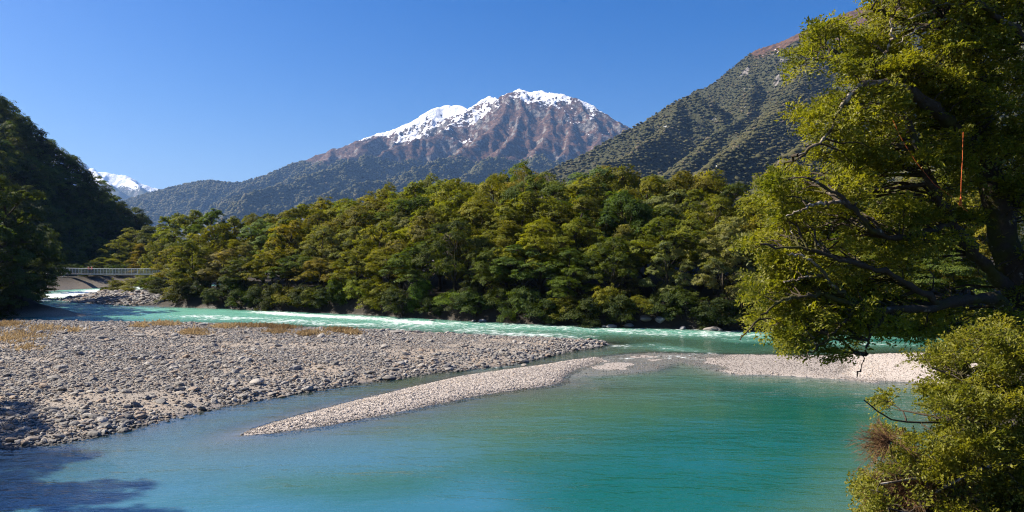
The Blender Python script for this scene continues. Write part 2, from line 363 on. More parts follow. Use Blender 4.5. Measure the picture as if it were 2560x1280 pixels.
# ------------------------------------------------------------------ mountains
def mountain_material():
    m, t = mat_new('mountain_slopes'); b = NB(t); p = b.pos()
    snow = b.attr('snow'); tus = b.attr('tussock'); rock = b.attr('rock')
    na = b.noise(.012, 5, .62, p); nb = b.noise(.05, 5, .65, p); nc = b.noise(.16, 4, .6, p)
    c = b.mix(nc, (.026, .030, .013), (.058, .056, .024))
    tc = b.mix(b.ramp(nb, .35, .65), (.036, .021, .016), (.120, .064, .040))
    rc = b.mix(b.ramp(nb, .4, .62), (.045, .040, .038), (.20, .18, .165))
    def soft(a, k, lo=-.06, hi=.06):
        s = b.math('ADD', a, b.math('MULTIPLY', b.math('SUBTRACT', nb, .5), k)); return b.ramp(b.math('SUBTRACT', s, .5), lo, hi)
    c = b.mix(soft(tus, .9, -.15, .15), c, tc); c = b.mix(soft(rock, 1.2), c, rc)
    c = b.mix(b.ramp(b.math('SUBTRACT', b.math('ADD', b.math('ADD', snow, b.math('MULTIPLY', b.math('SUBTRACT', nb, .5), 1.9)), b.math('MULTIPLY', b.math('SUBTRACT', na, .5), 1.7)), .5), -.03, .03), c, (.80, .82, .86))
    n = b.bump(nb, .9, 14.0); n = b.bump(nc, .6, 4.0, n)
    b.out(b.bsdf(c, .85, .15, n)); return m
M_MTN = mountain_material()
def R3(*pts): return [tuple(P(*p)) for p in pts]
def slope_of(Z, dx, dy):
    gy, gx = np.gradient(Z, dy, dx); return np.hypot(gx, gy), gx, gy
# central snowy mountain
C_SKY = R3((150, 560, 5200), (300, 505, 5200), (420, 470, 5150), (480, 457, 5150), (525, 450, 5150), (585, 459, 5150), (640, 447, 5200), (700, 422, 5250), (760, 401, 5300), (830, 373, 5350), (890, 354, 5400), (940, 334, 5450),
           (1000, 318, 5500), (1040, 300, 5550), (1080, 272, 5600), (1115, 263, 5650), (1150, 262, 5650), (1180, 276, 5500), (1194, 254, 5450), (1222, 238, 5450), (1248, 251, 5400), (1275, 234, 5400), (1297, 219, 5400), (1320, 229, 5380),
           (1360, 227, 5350), (1400, 233, 5300), (1442, 246, 5250), (1482, 263, 5200), (1512, 282, 5150), (1542, 303, 5100), (1600, 335, 5050), (1720, 400, 5000))
C_SPURS = [R3((1182, 266, 5480), (1150, 300, 5200), (1060, 342, 4900), (960, 380, 4600), (860, 415, 4300), (740, 452, 3950), (620, 490, 3600)),
           R3((1290, 226, 5380), (1268, 262, 5150), (1240, 310, 4850), (1195, 352, 4500), (1120, 392, 4200), (1010, 430, 3850), (880, 470, 3500), (760, 505, 3200)),
           R3((1300, 228, 5380), (1308, 270, 5100), (1290, 320, 4800), (1262, 365, 4450), (1215, 405, 4050), (1150, 450, 3600)),
           R3((1395, 236, 5290), (1382, 280, 5050), (1375, 325, 4800), (1345, 380, 4400), (1320, 430, 4000)),
           R3((1440, 248, 5240), (1440, 300, 5000), (1418, 350, 4700), (1395, 400, 4400)),
           R3((1490, 268, 5190), (1500, 320, 4950), (1480, 370, 4650), (1440, 420, 4300)),
           R3((700, 424, 5240), (640, 462, 4900), (560, 500, 4500)), R3((830, 375, 5340), (790, 420, 4900), (700, 465, 4500), (600, 495, 4100)),
           R3((940, 336, 5440), (900, 380, 5050), (820, 420, 4700))]
step = 11.0
xs = np.arange(-3300, 1500, step); ys = np.arange(3000, 6300, step); X, Y = np.meshgrid(xs, ys)
wx = 85 * fbm(X / 380, Y / 380, 5, 51); wy = 60 * fbm(X / 380, Y / 380, 4, 61)
Ds = np.minimum(tent(X, Y, [C_SKY], .8)[1], 2000)
wx = wx * sstep(0, 160, Ds); wy = wy * sstep(0, 160, Ds)
Z, D = tent(X + wx * .8, Y + wy * .8, [C_SKY] + C_SPURS, .80)
env = sstep(10, 260, D)
Z = Z + env * (95 * (ridged(X / 230, Y / 330, 5, 71) - .5)) + 40 * (ridged(X / 75, Y / 120, 4, 74) - .5) * sstep(20, 140, Ds) + 14 * fbm(X / 60, Y / 60, 3, 72) * sstep(0, 120, D) + 5 * fbm(X / 28, Y / 28, 2, 73) + 16 * fbm(X / 55, Y / 90, 3, 75) * sstep(220, 0, Ds) * sstep(500, 800, Z)
sl, gx, gy = slope_of(Z, step, step)
n1 = fbm(X / 150, Y / 150, 4, 81)
basin = np.exp(-((X + 570) / 250)**2) * sstep(4900, 5200, Y)                    # snow field below the left summit
streak = sstep(.46, .26, ridged((X + .25 * Y) / 70, Y / 330, 3, 84))
snow = .27 + .56 * np.exp(-(Ds / 58)**2) * sstep(760, 900, Z) + (Z - 1060) / 1000 - .42 * np.maximum(sl - .75, 0) + .50 * n1 + .45 * basin * sstep(730, 850, Z) + .22 * sstep(-420, -800, X) * sstep(690, 800, Z) * sstep(5000, 5250, Y) + .27 * streak * sstep(760, 960, Z) * sstep(520, 120, Ds)
tussock = .5 + (Z - 560 + 70 * n1 + .10 * (X + 600) * (X < -600)) / 160
rock = .12 + .9 * (sl - .85) + .9 * np.exp(-(((X - 270) / 60)**2 + ((Z - 520) / 90)**2)) * (Y < 5000) + .3 * sstep(700, 1000, Z) * sstep(200, 700, X)
Zc, Xc_, Yc_, tus_c, snow_c = Z, X, Y, tussock, snow
link_c = tag(link('mountain', grid_mesh('mountain', xs, ys, np.maximum(Z, -4), M_MTN, {'snow': snow, 'tussock': tussock, 'rock': rock})), 'snow-capped brown mountain rising behind the forest', kind='structure')
# far snow peak on the left
F_SKY = R3((60, 330, 9200), (150, 372, 9200), (215, 424, 9200), (232, 421, 9200), (246, 430, 9200), (270, 431, 9200), (300, 437, 9200), (318, 438, 9200), (338, 448, 9200), (350, 456, 9200), (380, 468, 9200), (418, 478, 9200), (520, 510, 9200))
F_SP = [R3((236, 426, 9180), (262, 452, 8800), (300, 480, 8400)), R3((318, 442, 9180), (345, 464, 8900), (365, 488, 8500))]
xs2 = np.arange(-6600, -3300, 16.); ys2 = np.arange(7600, 9800, 16.); X, Y = np.meshgrid(xs2, ys2)
Z, D = tent(X + 30 * fbm(X / 300, Y / 300, 4, 91), Y + 30 * fbm(X / 300, Y / 300, 4, 92), [F_SKY] + F_SP, .72)
Z = Z + sstep(0, 100, D) * 60 * (ridged(X / 160, Y / 220, 4, 93) - .5) + 14 * fbm(X / 45, Y / 45, 3, 94)
sl, _, _ = slope_of(Z, 16., 16.)
sn = .5 + (Z - 800 + 60 * fbm(X / 150, Y / 150, 3, 95)) / 120 - .35 * np.maximum(sl - .9, 0)
tag(link('far_mountain', grid_mesh('far_mountain', xs2, ys2, np.maximum(Z, -4), M_MTN, {'snow': sn, 'tussock': .1 + 0 * Z, 'rock': .8 * (sl - .8) + .3})), 'distant jagged snow peak beyond the left hillside', kind='structure')
# right forested hill
H_SKY = R3((1450, 430, 2550), (1600, 330, 2480), (1700, 268, 2420), (1750, 236, 2380), (1790, 202, 2340), (1850, 156, 2280), (1900, 116, 2220), (1960, 96, 2160), (2010, 72, 2100), (2060, 48, 2060), (2150, 12, 2020), (2250, -25, 2000), (2560, -140, 2000), (3000, -260, 2000), (3600, -300, 2000))
H_FRONT = R3((1100, 560, 1700), (1250, 486, 1700), (1370, 420, 1710), (1450, 380, 1720), (1560, 322, 1740), (1640, 278, 1750), (1700, 242, 1750), (1742, 226, 1750), (1768, 240, 1720), (1805, 300, 1600), (1835, 360, 1400))
H_SP = [H_FRONT, R3((1700, 244, 1745), (1660, 310, 1600), (1580, 370, 1420), (1470, 430, 1250)),
        R3((1900, 118, 2220), (1890, 200, 1900), (1850, 285, 1580), (1760, 365, 1280), (1650, 430, 1050)),
        R3((2060, 50, 2010), (2040, 150, 1700), (1970, 250, 1400), (1850, 345, 1100), (1730, 430, 850)),
        R3((2300, -40, 2000), (2300, 60, 1600), (2220, 180, 1250), (2100, 300, 950), (1980, 400, 720)),
        R3((2700, -160, 2000), (2640, 20, 1500), (2540, 180, 1100), (2400, 330, 760))]
xs3 = np.arange(-350, 2600, 9.); ys3 = np.arange(450, 3000, 9.); X, Y = np.meshgrid(xs3, ys3)
Z, D = tent(X + 18 * fbm(X / 160, Y / 160, 4, 101), Y + 18 * fbm(X / 160, Y / 160, 4, 102), [H_SKY] + H_SP, .74)
Z = Z + sstep(0, 120, D) * 34 * (ridged(X / 120, Y / 150, 3, 103) - .5) + 5 * fbm(X / 30, Y / 30, 3, 104) * sstep(0, 60, D) - 7
sl, _, _ = slope_of(Z, 9., 9.)
tu = .5 + (Z - 590 + 50 * fbm(X / 90, Y / 90, 3, 105)) / 90
rk = .05 + .7 * (sl - .95) + .55 * sstep(.2, .5, fbm(X / 40, Y / 70, 3, 106)) * sstep(420, 560, Z)
Zh, Xh, Yh, tu_h = Z, X, Y, tu
tag(link('hill', grid_mesh('hill', xs3, ys3, np.maximum(Z, -4), M_MTN, {'snow': 0 * Z, 'tussock': tu, 'rock': rk})), 'steep forested hill rising on the right', kind='structure')
# left hillside
xs4 = np.arange(-640, -40, 2.5); ys4 = np.arange(60, 460, 2.5); X, Y = np.meshgrid(xs4, ys4)
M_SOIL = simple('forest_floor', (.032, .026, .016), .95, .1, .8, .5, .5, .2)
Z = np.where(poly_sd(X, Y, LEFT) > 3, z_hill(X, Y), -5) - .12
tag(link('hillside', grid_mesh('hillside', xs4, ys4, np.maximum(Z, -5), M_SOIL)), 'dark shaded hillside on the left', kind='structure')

# ------------------------------------------------------------------ instanced masses ("stuff")
def instancer(name, pts, scl, rot, sources, idx, kind_label):
    me = new_mesh(name, pts, np.zeros((0, 3), np.int32))
    for nme, arr in (('scl', scl), ('rot', rot)):
        at = me.attributes.new(nme, 'FLOAT_VECTOR', 'POINT'); at.data.foreach_set('vector', np.asarray(arr, np.float32).ravel())
    at = me.attributes.new('idx', 'INT', 'POINT'); at.data.foreach_set('value', np.asarray(idx, np.int32))
    o = link(name, me); g = bpy.data.node_groups.new(name, 'GeometryNodeTree')
    g.interface.new_socket('Geometry', in_out='INPUT', socket_type='NodeSocketGeometry'); g.interface.new_socket('Geometry', in_out='OUTPUT', socket_type='NodeSocketGeometry')
    gi = g.nodes.new('NodeGroupInput'); go = g.nodes.new('NodeGroupOutput'); iop = g.nodes.new('GeometryNodeInstanceOnPoints')
    iop.inputs['Pick Instance'].default_value = True
    gti = g.nodes.new('GeometryNodeGeometryToInstance')
    for s in reversed(sources):
        oi = g.nodes.new('GeometryNodeObjectInfo'); oi.inputs['Object'].default_value = s
        g.links.new(oi.outputs['Geometry'], gti.inputs[0])
    def na(n, dt):
        a = g.nodes.new('GeometryNodeInputNamedAttribute'); a.data_type = dt; a.inputs['Name'].default_value = n; return a.outputs[0]
    g.links.new(gi.outputs[0], iop.inputs['Points']); g.links.new(gti.outputs[0], iop.inputs['Instance'])
    g.links.new(na('idx', 'INT'), iop.inputs['Instance Index']); g.links.new(na('scl', 'FLOAT_VECTOR'), iop.inputs['Scale']); g.links.new(na('rot', 'FLOAT_VECTOR'), iop.inputs['Rotation'])
    g.links.new(iop.outputs[0], go.inputs[0])
    md = o.modifiers.new('scatter', 'NODES'); md.node_group = g
    return tag(o, kind_label, kind='stuff')
def ico(sub):
    import bmesh
    bm = bmesh.new(); bmesh.ops.create_icosphere(bm, subdivisions=sub, radius=1.0)
    V = np.array([v.co[:] for v in bm.verts]); F = np.array([[v.index for v in f.verts] for f in bm.faces]); bm.free(); return V, F
ICO1, ICO2, ICO3 = ico(1), ico(2), ico(3)
def src(name, me): return bpy.data.objects.new(name, me)      # source shape, not linked to the scene itself

def canopy_material():
    m, t = mat_new('distant_canopy'); b = NB(t); r = b.n('ShaderNodeObjectInfo').outputs['Random']
    n = b.noise(3.0, 3, .6, b.coord())
    big = b.ramp(b.noise(.008, 4, .6, b.pos()), .35, .65); r2 = b.math('ADD', b.math('MULTIPLY', r, .5), b.math('MULTIPLY', big, .5))
    c = b.mix(r2, (.030, .036, .015), (.084, .074, .030)); c = b.mix(b.ramp(r, .93, .97), c, (.105, .085, .055))
    c = b.mix(1.0, c, b.mix(n, (.75, .78, .78), (1.25, 1.2, 1.1)), 'MULTIPLY')
    b.out(b.bsdf(c, .8, .1)); return m
M_CAN = canopy_material()
rng = np.random.default_rng(5)
crown_src = []
for i in range(4):
    V, F = ICO2; Vn = V.copy(); r = 1 + .30 * np.sin(V @ rng.normal(size=3) * 3.1 + i) * .5 + .28 * rng.normal(size=len(V)) * .6
    Vn = V * r[:, None] * np.array([1, 1, .8]); crown_src.append(src('distant_crown', new_mesh('distant_crown', Vn, F, M_CAN, True)))
def sample_hill(Zg, Xg_, Yg_, dens_mask, n, seed):
    rg = np.random.default_rng(seed); i = rg.integers(0, Zg.size, n * 3); i = i[dens_mask.ravel()[i]][:n]
    st = Xg_[0, 1] - Xg_[0, 0]; j = rg.uniform(-.5, .5, (len(i), 2)) * st
    x = Xg_.ravel()[i] + j[:, 0]; y = Yg_.ravel()[i] + j[:, 1]
    return np.stack([x, y, Zg.ravel()[i]], 1), rg
def in_view(Xa, Ya, Za, m=90):
    px = CX + FPX * Xa / Ya; py = CY - FPX * (Za - CAM_H) / Ya
    return (px > -m) & (px < 2560 + m) & (py < 560) & (py > -200)
mask = (tu_h < .62) & (Zh > 20) & in_view(Xh, Yh, Zh)
pts, rg = sample_hill(Zh, Xh, Yh, mask, 120000, 1); s = np.clip(np.exp(rg.normal(.98, .32, len(pts))), 1.5, 5.5) * np.clip(1.25 - pts[:, 2] / 1300, .6, 1.2)
instancer('hill_forest', pts + [0, 0, -.2], np.stack([s * rg.uniform(.85, 1.2, len(s)), s, s * rg.uniform(.5, .95, len(s))], 1), np.stack([0 * s, 0 * s, rg.uniform(0, 6.28, len(s))], 1), crown_src, rg.integers(0, 4, len(s)), 'unbroken beech forest covering the right hill')
mask = (tus_c < .55) & (snow_c < .4) & (Zc > 30) & in_view(Xc_, Yc_, Zc)
pts, rg = sample_hill(Zc, Xc_, Yc_, mask, 60000, 2); s = rg.uniform(6, 11, len(pts))
instancer('mountain_forest', pts + [0, 0, 2.0], np.stack([s, s, s * rg.uniform(.7, 1.2, len(s))], 1), np.stack([0 * s, 0 * s, rg.uniform(0, 6.28, len(s))], 1), crown_src, rg.integers(0, 4, len(s)), 'dense forest on the lower mountain slopes')
#PART2
# ------------------------------------------------------------------ trees of the river bank and the left hillside
def make_beech(seed, Ht, R, base=.12, nl=15, clump=1.0, leaf=.20, per=150, flat=.42, droop=.0, dome=.55, trunk_r=None, wig=.25, nsub=4):
    """trunk mesh and crown mesh of one beech: limbs leave the trunk, sprays of leaves lie in layered plates at their ends"""
    rg = np.random.default_rng(seed); g = Geo()
    r0 = trunk_r or .014 * Ht + .05
    n = 9; t = np.linspace(0, 1, n)
    tp = np.stack([np.cumsum(rg.normal(0, wig * .35, n)), np.cumsum(rg.normal(0, wig * .35, n)), t * Ht * .93 - .6], 1); tp[0, :2] = 0; tp[1, :2] *= .3
    g.tube(tp, r0 * (1 - .88 * t) * np.where(t == 0, 1.5, 1), 6)
    C = []; RR = []; BR = []
    def at(s): return np.array([np.interp(s, t, tp[:, k]) for k in range(3)])
    az = rg.uniform(0, 6.28)
    for i in range(nl):
        s = base + (1 - base) * (i + rg.uniform(.1, .9)) / nl; az += 2.4 + rg.normal(0, .5)
        u = (s - base) / (1 - base)
        env = R * (np.clip(1 - u, 0, 1)**dome * .92 + .14) * min(1, .62 + 1.6 * u) * rg.uniform(.68, 1.18)
        st = at(s * .93); rise = (.15 + .55 * u) * env * rg.uniform(.5, 1.2) - droop * env
        en = st + np.array([math.cos(az) * env, math.sin(az) * env, rise])
        q = np.linspace(0, 1, 6)[:, None]; path = st + (en - st) * q + np.array([0, 0, 1]) * (np.sin(q * np.pi) * .12 * env) + rg.normal(0, .05 * env, (6, 3)) * np.sin(q * np.pi)
        rl = max(.035, r0 * .42 * (1 - .75 * u)); g.tube(path, rl * (1 - .8 * q[:, 0]), 4)
        side = np.array([-math.sin(az), math.cos(az), 0])
        for j in range(nsub):
            f = (.38 + .62 * (j + .5) / nsub) if j < nsub - 1 else 1.0
            pp = np.array([np.interp(f, q[:, 0], path[:, k]) for k in range(3)])
            off = side * rg.choice([-1, 1]) * env * rg.uniform(.08, .36) * (j < nsub - 1) + np.array([0, 0, rg.uniform(-.05, .35)]) * clump
            c = pp + off; g.tube(np.stack([pp, (pp + c) / 2 + [0, 0, .08], c]), [rl * .35, rl * .22, .012], 3)
            C.append(c); RR.append(clump * rg.uniform(.65, 1.3)); BR.append(u)
    for j in range(3):
        C.append(tp[-1] + rg.normal(0, .35 * clump, 3)); RR.append(clump * rg.uniform(.6, .9)); BR.append(1)
    # leaves: each clump is a handful of flat sprays
    LC = []; LN = []; LS = []; LT = []
    ctr = np.array([tp[:, 0].mean(), tp[:, 1].mean(), Ht * .5])
    for c, r in zip(C, RR):
        ns = 7; sp = rg.normal(size=(ns, 3)); sp = unit(sp) * rg.uniform(.35, 1, (ns, 1)) * r * np.array([1, 1, flat]); sp[:, 2] += .12 * r
        m = max(4, int(per * r**1.6 / ns)); tone = rg.normal(.5, .16)
        for k in range(ns):
            d = rg.normal(size=(m, 3)) * np.array([.30, .30, .10]) * r
            tilt = unit(c + sp[k] - ctr) * np.array([.55, .55, .2])
            d[:, 2] -= (d[:, 0] * tilt[0] + d[:, 1] * tilt[1]) * .7
            LC.append(c + sp[k] + d); LN.append(np.array([0, 0, .8]) + tilt + rg.normal(0, .42, (m, 3)))
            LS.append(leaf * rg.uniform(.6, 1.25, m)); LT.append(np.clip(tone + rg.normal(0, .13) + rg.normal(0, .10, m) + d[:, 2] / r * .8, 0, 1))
    LC = np.vstack(LC); LN = np.vstack(LN); LS = np.concatenate(LS); LT = np.concatenate(LT)
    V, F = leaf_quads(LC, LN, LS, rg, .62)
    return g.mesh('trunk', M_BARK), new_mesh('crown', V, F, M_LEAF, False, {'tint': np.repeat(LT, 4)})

def make_lobed(seed, Ht, R, base=.15, nlobe=9, lobe_r=.42, ncl=13, clump=.62, leaf=.24, per=150, flat=.62, skirt=.0, trunk_r=None, wig=.25, top=.9):
    """broad beech: limbs carry rounded lobes of foliage, every lobe a heap of small leafy clumps"""
    rg = np.random.default_rng(seed); g = Geo(); r0 = trunk_r or .014 * Ht + .06
    n = 8; t = np.linspace(0, 1, n); tp = np.stack([np.cumsum(rg.normal(0, wig * .4, n)), np.cumsum(rg.normal(0, wig * .4, n)), t * Ht * .78 - .6], 1); tp[0, :2] = 0; tp[1, :2] *= .3
    g.tube(tp, r0 * (1 - .8 * t) * np.where(t == 0, 1.5, 1), 6)
    at = lambda s: np.array([np.interp(s, t, tp[:, k]) for k in range(3)])
    L = []; az = rg.uniform(0, 6.28)
    for i in range(nlobe):
        u = (i + .5) / nlobe; az += 2.4 + rg.normal(0, .35); r = R * lobe_r * rg.uniform(.78, 1.2) * (1 - .22 * u)
        rad = (R - r * .7) * (np.sqrt(max(1 - u**2.2, 0)) * .95 + .03) * rg.uniform(.75, 1.08) * (1 - skirt * (1 - u))
        zc = Ht * (base + (top - base) * u) - r * .1; c = np.array([math.cos(az) * rad, math.sin(az) * rad, zc]) + at(u) * [1, 1, 0]
        L.append((c, r))
    LC = []; LN = []; LS = []; LT = []
    for c, r in L:
        st = at(np.clip((c[2] - .35 * np.hypot(c[0], c[1]) - r) / (Ht * .78), .08, .97)); q = np.linspace(0, 1, 6)[:, None]
        path = st + (c - st) * q + np.array([0, 0, 1]) * np.sin(q * np.pi) * .08 * np.linalg.norm(c - st) + rg.normal(0, .12, (6, 3)) * np.sin(q * np.pi)
        g.tube(path, max(.04, r0 * .4) * (1 - .7 * q[:, 0]), 5); tone_l = rg.normal(0, .12)
        k = np.arange(ncl) + .5; ph = k * 2.39996 + rg.uniform(0, 6); zz = 1 - 1.45 * k / ncl; rr = np.sqrt(np.maximum(1 - zz**2, 0)); D = np.stack([np.cos(ph) * rr, np.sin(ph) * rr, zz], 1) + rg.normal(0, .16, (ncl, 3))
        for d in D:
            cc = c + d * r * rg.uniform(.62, 1.08) * np.array([1, 1, .78]); cr = clump * r / (R * lobe_r) * rg.uniform(.65, 1.35)
            g.tube(np.stack([c - [0, 0, r * .3], (c + cc) / 2 - [0, 0, r * .1], cc]), [.03, .022, .010], 3)
            ns = 5; sp = unit(rg.normal(size=(ns, 3))) * rg.uniform(.2, .95, (ns, 1)) * cr * np.array([1, 1, flat]); m = max(4, int(per * (cr / clump)**1.5 / ns)); tone = .48 + tone_l + rg.normal(0, .13)
            od = unit(d * np.array([1, 1, .8]))
            for j in range(ns):
                e = rg.normal(size=(m, 3)) * np.array([.36, .36, .20]) * cr; e[:, 2] -= (e[:, 0] * od[0] + e[:, 1] * od[1]) * .55
                LC.append(cc + sp[j] + e); LN.append(od * .75 + np.array([-.15, 0, .45]) + rg.normal(0, .28, (m, 3))); LS.append(leaf * rg.uniform(.55, 1.25, m)); LT.append(np.clip(tone + rg.normal(0, .12) + rg.normal(0, .10, m), 0, 1))
    LC = np.vstack(LC); V, F = leaf_quads(LC, np.vstack(LN), np.concatenate(LS), rg, .62)
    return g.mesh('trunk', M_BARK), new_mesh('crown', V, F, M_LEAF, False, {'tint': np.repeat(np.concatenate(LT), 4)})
def make_bare(seed, Ht, R, mat, levels=3, nl=12):
    rg = np.random.default_rng(seed); g = Geo()
    def grow(p, d, L, r, lv):
        n = 5; pts = [p]
        for k in range(n - 1): d = unit(d + rg.normal(0, .18, 3) + [0, 0, .05]); pts.append(pts[-1] + d * L / (n - 1))
        pts = np.array(pts); g.tube(pts, r * np.linspace(1, .4, n), 4 if lv > 1 else 3)
        if lv:
            for k in range(nl if lv == levels else 5):
                f = rg.uniform(.3, 1); q = pts[min(n - 2, int(f * (n - 1)))]; q = q + (pts[min(n - 1, int(f * (n - 1)) + 1)] - q) * rg.uniform()
                nd = unit(unit(d) * .7 + rg.normal(0, .75, 3)); grow(q, nd, L * rg.uniform(.35, .55), max(r * .42, .012), lv - 1)
    grow(np.array([0, 0, -.5]), np.array([0, 0, 1.]), Ht * .75, .02 * Ht * .5 + .05, levels)
    return g.mesh('trunk', mat)
# kinds: (height, radius) are the model's own; every tree scales them
KINDS = {
    'spread': [make_lobed(11 + i, 13, 4.4, .20, 12, .38, 20, .50, .235, 115) for i in range(3)],
    'tall':   [make_lobed(31 + i, 15, 3.6, .36, 11, .40, 19, .48, .235, 112, wig=.35) for i in range(3)],
    'over':   [make_lobed(101 + i, 13, 5.0, .40, 12, .36, 20, .50, .235, 115, top=.9) for i in range(3)],
    'cone':   [make_beech(51 + i, 12, 3.1, .05, 22, .80, .20, 300, .5, .12, .85) for i in range(2)],
    'sparse': [make_beech(61 + i, 14, 3.6, .45, 11, .85, .20, 170, .36, -.05, .35, wig=.5) for i in range(2)],
    'shrub':  [make_lobed(71 + i, 3.2, 1.9, .12, 7, .48, 12, .40, .16, 110, trunk_r=.07) for i in range(2)],
    'hill':   [make_lobed(81 + i, 13, 4.6, .38, 9, .42, 11, .85, .34, 95, wig=.4) for i in range(3)],
}
KH = {'over': 13, 'spread': 13, 'tall': 15, 'cone': 12, 'sparse': 14, 'shrub': 3.2, 'hill': 13}
KR = {'over': 5.0, 'spread': 4.4, 'tall': 3.6, 'cone': 3.1, 'sparse': 3.6, 'shrub': 1.9, 'hill': 4.6}
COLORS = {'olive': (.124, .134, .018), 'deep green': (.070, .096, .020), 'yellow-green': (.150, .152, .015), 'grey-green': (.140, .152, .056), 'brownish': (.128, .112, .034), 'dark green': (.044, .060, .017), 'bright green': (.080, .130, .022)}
rt = np.random.default_rng(77)
def tree(kind, x, y, h, rad, colour, label, group, name='beech_tree', cat='tree', z=None, var=None, parts=('trunk', 'crown'), jitter=.15):
    v = rt.integers(len(KINDS[kind])) if var is None else var
    tm, cm = KINDS[kind][v]; zz = H1(x, y) if z is None else z
    o = thing(name, label, cat, (x, y, zz - .1), rt.uniform(0, 6.28), group)
    o.scale = (rad / KR[kind],) * 2 + (h / KH[kind],)
    a = link(parts[0], tm, o); c = link(parts[1], cm, o)
    col = np.array(COLORS[colour]) * rt.uniform(1 - jitter, 1 + jitter) * (1 + rt.normal(0, .06, 3)); c.color = (*col, 1)
    return o
ORD = ['first', 'second', 'third', 'fourth', 'fifth', 'sixth', 'seventh', 'eighth', 'ninth', 'tenth', 'eleventh', 'twelfth', 'thirteenth', 'fourteenth', 'fifteenth', 'sixteenth', 'seventeenth', 'eighteenth', 'nineteenth', 'twentieth',
       'twenty-first', 'twenty-second', 'twenty-third', 'twenty-fourth', 'twenty-fifth', 'twenty-sixth', 'twenty-seventh', 'twenty-eighth', 'twenty-ninth', 'thirtieth'] + [a + '-' + b for a in ('thirty', 'forty', 'fifty', 'sixty') for b in ('first', 'second', 'third', 'fourth', 'fifth', 'sixth', 'seventh', 'eighth', 'ninth', 'last')]
SKX = [200, 250, 300, 400, 500, 650, 720, 800, 900, 1000, 1120, 1200, 1250, 1400, 1600, 1800, 1950, 2100, 2600]
SKY_ = [620, 610, 565, 525, 508, 492, 495, 500, 484, 458, 432, 438, 424, 422, 428, 434, 430, 436, 420]
BANK = np.array(WP((430, 766), (600, 772), (900, 785), (1200, 803), (1500, 815), (1840, 825), (2200, 836), (2560, 850)))
seg = np.r_[0, np.cumsum(np.hypot(*np.diff(BANK, axis=0).T))]
def bank_pt(s, off):
    x = np.interp(s, seg, BANK[:, 0]); y = np.interp(s, seg, BANK[:, 1])
    k = min(max(np.searchsorted(seg, s) - 1, 0), len(BANK) - 2); d = unit(BANK[k + 1] - BANK[k]); return x - d[1] * off, y + d[0] * off
ROWS = [(2.6, .60, 5.0, 'over over spread', 1.0), (6.5, .73, 5.2, 'over spread spread cone', 1.0), (11.0, .82, 5.4, 'spread tall over', 1.0), (16, .89, 5.8, 'spread over tall', 1.05), (22, .935, 6.2, 'over spread', 1.1), (29, .965, 7.0, 'spread over', 1.2), (38, .985, 8.0, 'spread over', 1.3)]
ROWNAME = ['along the water\'s edge', 'in the second row from the far bank', 'in the third row from the far bank', 'in the fourth row from the far bank', 'in the fifth row from the far bank', 'in the sixth row from the far bank', 'in the rearmost row of the bank forest']
def pick_colour(px, row):
    r = rt.uniform()
    if row == 0 and r < .3: return 'deep green'
    if 560 < px < 1050 and row < 3: return 'grey-green' if r < .38 else 'yellow-green' if r < .58 else 'olive'
    if r < .50: return 'olive'
    if r < .70: return 'yellow-green'
    if r < .82: return 'deep green'
    if r < .985: return 'grey-green'
    return 'brownish'
for ri, (off, frac, sp, kinds, rs) in enumerate(ROWS):
    s = rt.uniform(0, 2); k = 0
    while s < seg[-1]:
        x, y = bank_pt(s, off + rt.normal(0, .10 * off * .6 + .3)); px = CX + FPX * x / y
        base_py = 640 + CAM_H * FPX / y
        sk = np.interp(px, SKX, SKY_); top = 815 - (815 - sk) * np.clip(frac * rt.normal(1, .085 if ri < 2 else .05), .25, 1.015)
        if ri >= 4: top = max(top, sk - 8)
        zt = CAM_H + (640 - top) / FPX * y; z0 = H1(x, y); h = max(zt - z0, 3.5)
        if px < 2720:
            kd = rt.choice(kinds.split()); colr = pick_colour(px, ri)
            tree(kd, x, y, h * (1.07 if ri > 1 else 1.0), min(KR[kd] * (h / KH[kd])**.6, 4.8) * rs * rt.uniform(.9, 1.35), colr, f'{colr} beech {ROWNAME[ri]}, {ORD[k]} from the left', 'beech trees of the far bank', z=z0); k += 1
        s += sp * rt.uniform(.75, 1.3)
# emergent crowns, dead trees
for px, py, Y, h, colr, lab in ((1305, 392, 104, 8.5, 'brownish', 'tall sparse orange-brown tree crown standing above the forest skyline'), (1252, 408, 106, 7, 'brownish', 'thin brownish crown left of the tallest sparse tree on the skyline'),
                                (1352, 408, 108, 7.5, 'brownish', 'bare-looking brown crown right of the tallest sparse tree on the skyline'), (1110, 428, 108, 6, 'olive', 'flat-topped olive crown poking above the skyline left of centre'),
                                (985, 452, 110, 6, 'olive', 'leaning thin crown on the falling skyline under the brown ridge')):
    p = P(px, py, Y); tree('sparse', p[0], p[1], p[2] - H1(p[0], p[1]), 2.6, colr, lab, 'crowns standing above the canopy')
for i, (px, py, Y, h) in enumerate(((1115, 555, 93, 5.5), (1000, 690, 91, 5), (1330, 420, 103, 9))):
    p = P(px, py, Y); o = thing('dead_tree', ['grey leafless tree among green crowns in mid forest', 'grey bare twiggy tree low near the water, left of centre', 'bare pale branches sticking out of the canopy under the snowy summit'][i], 'dead tree', (p[0], p[1], p[2] - h), 0.7 * i, 'leafless trees')
    link('branches', make_bare(200 + i, h, 2, M_TWIG_GREY, 3, 14), o)
